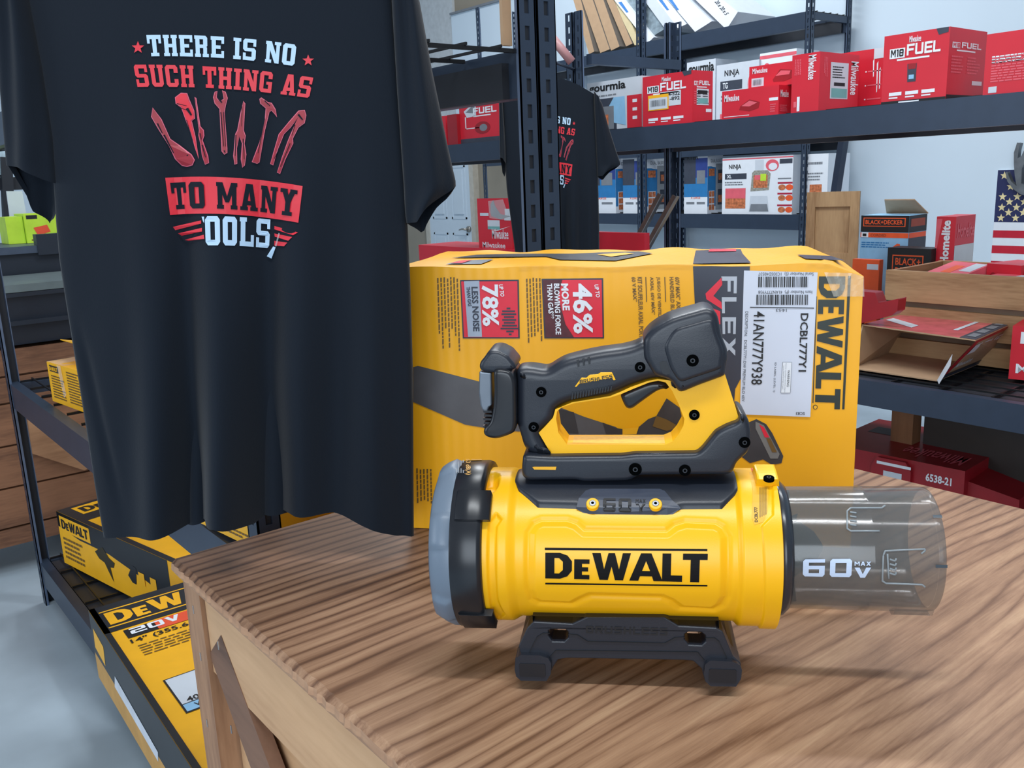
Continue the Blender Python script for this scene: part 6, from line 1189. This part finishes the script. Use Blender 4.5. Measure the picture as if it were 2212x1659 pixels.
def make_shirt(D, Tf, label, res, first):
    p0 = CAM+TN*D; c = onp(*Tf(480, 1150), p0, TN); t = empty('t_shirt', c, label, 't-shirt', 'black slogan shirts hung on the shelving')
    s = 1. if first else .9
    mb = MB(); sheet(mb, **BODY, D=D, tn=TN, Tf=Tf, th=.026*s, folds=(lambda u, v, x, y: bigfold(u, v, x, y)*s), NU=res[0], NV=res[1]); bv = mb.bvh(); mb.build('body', t, fix=False)
    # dark inside sheet is the back layer of the same cloth
    for q in (SL, SR):
        mb = MB(); sheet(mb, **q, D=D-.004*s, tn=TN, Tf=Tf, th=.022*s, folds=lambda u, v, x, y: .005*s*math.sin(u*9+v*3), NU=24, NV=40); mb.build('sleeve', t, fix=False)
    # print
    base = surfer(bv, .0012*s, lambda x, y: onp(x, y, p0-TN*.03, TN)); g = lambda x, y: base(*Tf(x, y)); g2 = lambda x, y: base(*Tf(x, y), .002*s)
    wt = M('white_shirt_print', (176, 206, 232), .5, var=.03); rp_ = M('red_shirt_print', (214, 40, 56), .5, var=.03); rp2 = M('dark_red_shirt_print', (150, 26, 44), .5); pk = M('pink_outline_print', (206, 92, 116), .5)
    mb = MB()
    def arc(txt, q, mat, bow, sub):
        V, T = glyphs(txt, SLAB, .06, .42); V, T = cut(V, T, *sub); q = [np.array(a, float) for a in q]
        mb.add([g(*(quad(q, u, v)-np.array([0, bow*4*u*(1-u)]))) for u, v in V], T, mat)
    arc('THERE IS NO', [(322, 122), (636, 143), (641, 97), (317, 76)], wt, 7, (14, 2)); arc('SUCH THING AS', [(298, 188), (668, 212), (677, 168), (289, 140)], rp_, 8, (14, 2))
    V, T = cut([(0, 0), (1, 0), (1, 1), (0, 1)], [(0, 1, 2, 3)], 16, 4); q = [(367, 464), (645, 481), (654, 402), (357, 384)]; q = [np.array(a, float) for a in q]
    bow = lambda u: np.array([0, 9*4*u*(1-u)]); 
    def rr(u, v): 
        k = .03; return u, v
    mb.add([g(*(quad(q, u, v)-bow(u))) for u, v in V], T, rp_)
    V, T = glyphs('TO MANY', SLAB, .08, .42); V, T = cut(V, T, 14, 2); mb.add([g2(*(quad(q, .03+u*.94, .14+v*.72)-bow(.03+u*.94))) for u, v in V], T, teem)
    arc('OOLS', [(446, 530), (582, 536), (585, 474), (444, 467)], wt, 2, (6, 2)); poly2(mb, [(437, 468), (442.5, 468), (442.5, 482), (440, 478)], g, wt)
    for pts in (star(299, 103, -14), star(666, 131, -13)): poly2(mb, pts, g, rp_)
    for pts in ([(373, 490), (436, 476), (436, 483), (378, 497)], [(384, 504), (438, 492), (438, 500), (392, 509)], [(400, 518), (442, 507), (443, 516), (409, 520)], [(594, 488), (644, 502), (634, 508), (594, 495)], [(594, 504), (632, 512), (624, 520), (595, 511)], [(594, 520), (622, 524), (615, 532), (594, 530)]): poly2(mb, pts, g, rp_)
    def tool(pts, m_=rp2, edge=True):
        poly2(mb, pts, g, pk); cx = sum(p[0] for p in pts)/len(pts); n = len(pts); ins = []
        for i in range(n):
            a_, b__, c_ = np.array(pts[i-1], float), np.array(pts[i], float), np.array(pts[(i+1) % n], float); e1 = unit(b__-a_); e2 = unit(c_-b__); nn = np.array([-(e1+e2)[1], (e1+e2)[0]]); l = np.linalg.norm(nn); nn = nn/l if l > 1e-6 else nn; ins.append(b__+nn*2.0)
        A = sum(pts[i-1][0]*pts[i][1]-pts[i][0]*pts[i-1][1] for i in range(n)); 
        if A < 0: ins = [np.array(pts[i], float)*2-ins[i] for i in range(n)]
        poly2(mb, [tuple(p) for p in ins], g2, m_)
    k3 = lambda pts: [(240+x/2.9625, 40+y/2.9625) for x, y in pts]
    tool(k3([(268, 570), (325, 645), (380, 770), (440, 810), (520, 870), (540, 905), (525, 940), (490, 950), (455, 942), (410, 900), (370, 815), (310, 720), (258, 630)]))
    tool(k3([(410, 505), (450, 475), (490, 478), (505, 520), (535, 590), (540, 640), (520, 655), (545, 760), (565, 900), (540, 830), (515, 740), (482, 655), (450, 570), (415, 545)]), rp_)
    tool(k3([(536, 503), (548, 510), (575, 690), (597, 715), (600, 750), (590, 780), (625, 880), (630, 925), (605, 936), (585, 880), (574, 800), (562, 750), (565, 715)]))
    tool(k3([(665, 470), (682, 465), (678, 505), (695, 530), (722, 515), (712, 460), (735, 470), (748, 510), (735, 560), (728, 600), (745, 830), (745, 860), (725, 872), (708, 850), (695, 580), (665, 545), (655, 505)]))
    tool(k3([(848, 528), (860, 545), (850, 715), (862, 750), (855, 800), (866, 870), (856, 940), (840, 955), (830, 900), (838, 800), (822, 755), (806, 830), (808, 930), (790, 935), (782, 880), (795, 740), (808, 715), (830, 600)]))
    tool(k3([(950, 515), (962, 505), (985, 520), (1005, 535), (1030, 540), (1055, 580), (1064, 632), (1048, 612), (1028, 590), (1015, 600), (985, 720), (950, 920), (935, 930), (900, 918), (950, 790), (985, 640), (990, 575), (955, 545)]))
    tool(k3([(1200, 590), (1240, 585), (1250, 620), (1240, 670), (1200, 700), (1165, 770), (1168, 800), (1120, 900), (1085, 995), (1065, 985), (1095, 890), (1130, 790), (1150, 740), (1195, 640), (1150, 700), (1110, 740), (1070, 840), (1040, 940), (1020, 930), (1040, 860), (1075, 740), (1140, 660)]))
    g3 = lambda x, y: base(*Tf(x, y), .0028*s)
    for (xa, ya, xb, yb, wd) in ((300, 672, 330, 735, 8), (340, 745, 400, 860, 10), (440, 850, 500, 880, 26), (455, 905, 500, 900, 12), (425, 545, 490, 560, 5), (440, 570, 500, 590, 5), (492, 575, 520, 620, 18), (490, 650, 530, 780, 4), (575, 735, 585, 775, 6), (590, 810, 612, 890, 7), (690, 510, 712, 540, 12), (705, 600, 722, 820, 6), (722, 600, 734, 820, 4), (726, 845, 730, 858, 8), (840, 560, 836, 690, 3), (800, 745, 795, 880, 5), (846, 770, 852, 900, 5), (985, 525, 1020, 560, 7), (985, 640, 940, 860, 6), (1200, 615, 1228, 650, 12), (1110, 770, 1050, 900, 5), (1150, 800, 1090, 950, 5), (1180, 680, 1160, 750, 4)):
        a_, b__ = (np.array(k3([q_])[0]) for q_ in ((xa, ya), (xb, yb))); e = unit(b__-a_); n_ = np.array([-e[1], e[0]])*wd/2.9625/2; poly2(mb, [tuple(a_-n_), tuple(b__-n_*.6), tuple(b__+n_*.6), tuple(a_+n_)], g3, teem)
    mb.build('slogan_print', t, fix=False)
    mb = MB(); poly2(mb, [(604, 503), (607, 504), (600, 532), (596, 532)], g2, clearp); poly2(mb, [(592, 532), (598, 534), (588, 558), (577, 553)], g2, M('white_shirt_print', (176, 206, 232)), None); mb.build('plastic_strip', t, fix=False)
    # hanger
    hc = onp(*Tf(460, -150), p0, TN); hl, hr = onp(*Tf(80, -66), p0, TN), onp(*Tf(815, -66), p0, TN); hcol = M('pink_brown_hanger_plastic', (176, 130, 132), .4)
    h = empty('hanger', hc, 'plastic hanger inside the '+('large near' if first else 'small far')+' slogan shirt', 'hanger'); mb = MB(); mb.tube([hl, hl*.5+hc*.5+Z*.012, hc, hr*.5+hc*.5+Z*.012, hr], [.005*s, .006*s, .007*s, .006*s, .005*s], hcol, 10); mb.build('arms', h)
    mb = MB(); P = [hc]+[hc+Z*.03*s]+[hc+Z*(.05+.022*math.sin(a_))*s+RT*.022*math.cos(a_)*s*1.0+RT*-.0 for a_ in [-.9+.5*k for k in range(8)]]; mb.tube(P, .0018*s, M('screw_steel', (60, 62, 66)), 8); mb.build('hook', h)
    if not first: mb = MB(); mb.tube([onp(1186, 70, p0, TN)+TN*.03, onp(1236, 132, p0, TN)+TN*.02], .017, hcol, 10); mb.build('neck_piece', h)
    return hc, P
hc, P = make_shirt(1.15, lambda x, y: (x, y), 'large black slogan shirt with red tools print hanging in the left foreground', (120, 130), True)
def T2(x, y):
    x2 = 1243+(x-678)*(.27 if x < 678 else .24) if x <= 894 else 1294.8+(x-894)*.5
    if x < 121: x2 = 1092.6+(x-121)*.12
    return x2, 245+(y-65)*.327
a_ = ony(1300, 300, 2.44); D2 = float((a_-CAM)@TN)
hc2, P2 = make_shirt(D2, T2, 'small black slogan shirt hanging further back behind the shelving posts', (60, 60), False)
# arms the hangers hook onto
top = hc+Z*.073; t = empty('display_arm', (LX1, LY0+.02, top[2]), 'black display arm on the left unit carrying the large shirt', 'display arm'); mb = MB(); mb.tube([V3(LX1+.0, LY0+.02, top[2]+.003), top+(top-V3(LX1, LY0, top[2]))*.08+Z*.003], .004, rackm, 8); mb.build('arm', t)
s2 = .9; top = hc2+Z*.073*s2; t = empty('display_arm', (top[0]-.05, RY0, top[2]), 'black display arm carrying the small far shirt', 'display arm'); mb = MB(); mb.tube([V3(RX0-.012, RY0+.01, top[2]+.008), top+(top-V3(RX0, RY0, top[2]))*.1+Z*.008], .006, rackm, 8); mb.build('arm', t)
# ------------------------------------------------------------------ light
w_ = bpy.data.worlds.new('world'); bpy.context.scene.world = w_; w_.use_nodes = True; bgn = w_.node_tree.nodes['Background']
bgn.inputs['Color'].default_value = (.80, .90, 1.0, 1); bgn.inputs['Strength'].default_value = .36
def area(name, loc, target, sx, sy_, power, col=(.93, .97, 1)):
    l = bpy.data.lights.new(name, 'AREA'); l.shape = 'RECTANGLE'; l.size = sx; l.size_y = sy_; l.energy = power; l.color = col
    o = bpy.data.objects.new(name, l); C.objects.link(o); o.location = loc; d = Vector(target)-Vector(loc); o.rotation_euler = d.to_track_quat('-Z', 'Y').to_euler(); return o
for q_ in ((-1.5, 1.9, 3.6), (.3, .1, 3.9)):
    o_ = area('ceiling_lamp', q_, (q_[0], q_[1], 0), 2.6, .14, 75); o_.rotation_euler = (0, 0, PHI)
area('ceiling_lamp', (-4.5, 3.6, 4.4), (-4.4, 3.9, 0), 3, .4, 150)
area('unseen_daylight', (2.6, -3.2, 2.0), (-1.5, 1.2, .9), 3.4, 2.6, 150, (.80, .90, 1))
area('unseen_daylight', (-3.2, -4.2, 2.0), (-2.2, .6, .8), 2.4, 2.2, 70, (.78, .89, 1))  # added unseen fill, brightens the left rack fronts, shirt rim and floor
sc = bpy.context.scene; sc.view_settings.view_transform = 'Standard'; sc.view_settings.look = 'None'; sc.view_settings.gamma = 1; sc.view_settings.use_curve_mapping = False; sc.view_settings.exposure = -0.06
for o in list(bpy.data.objects):
    if 'abs' in o: del o['abs']
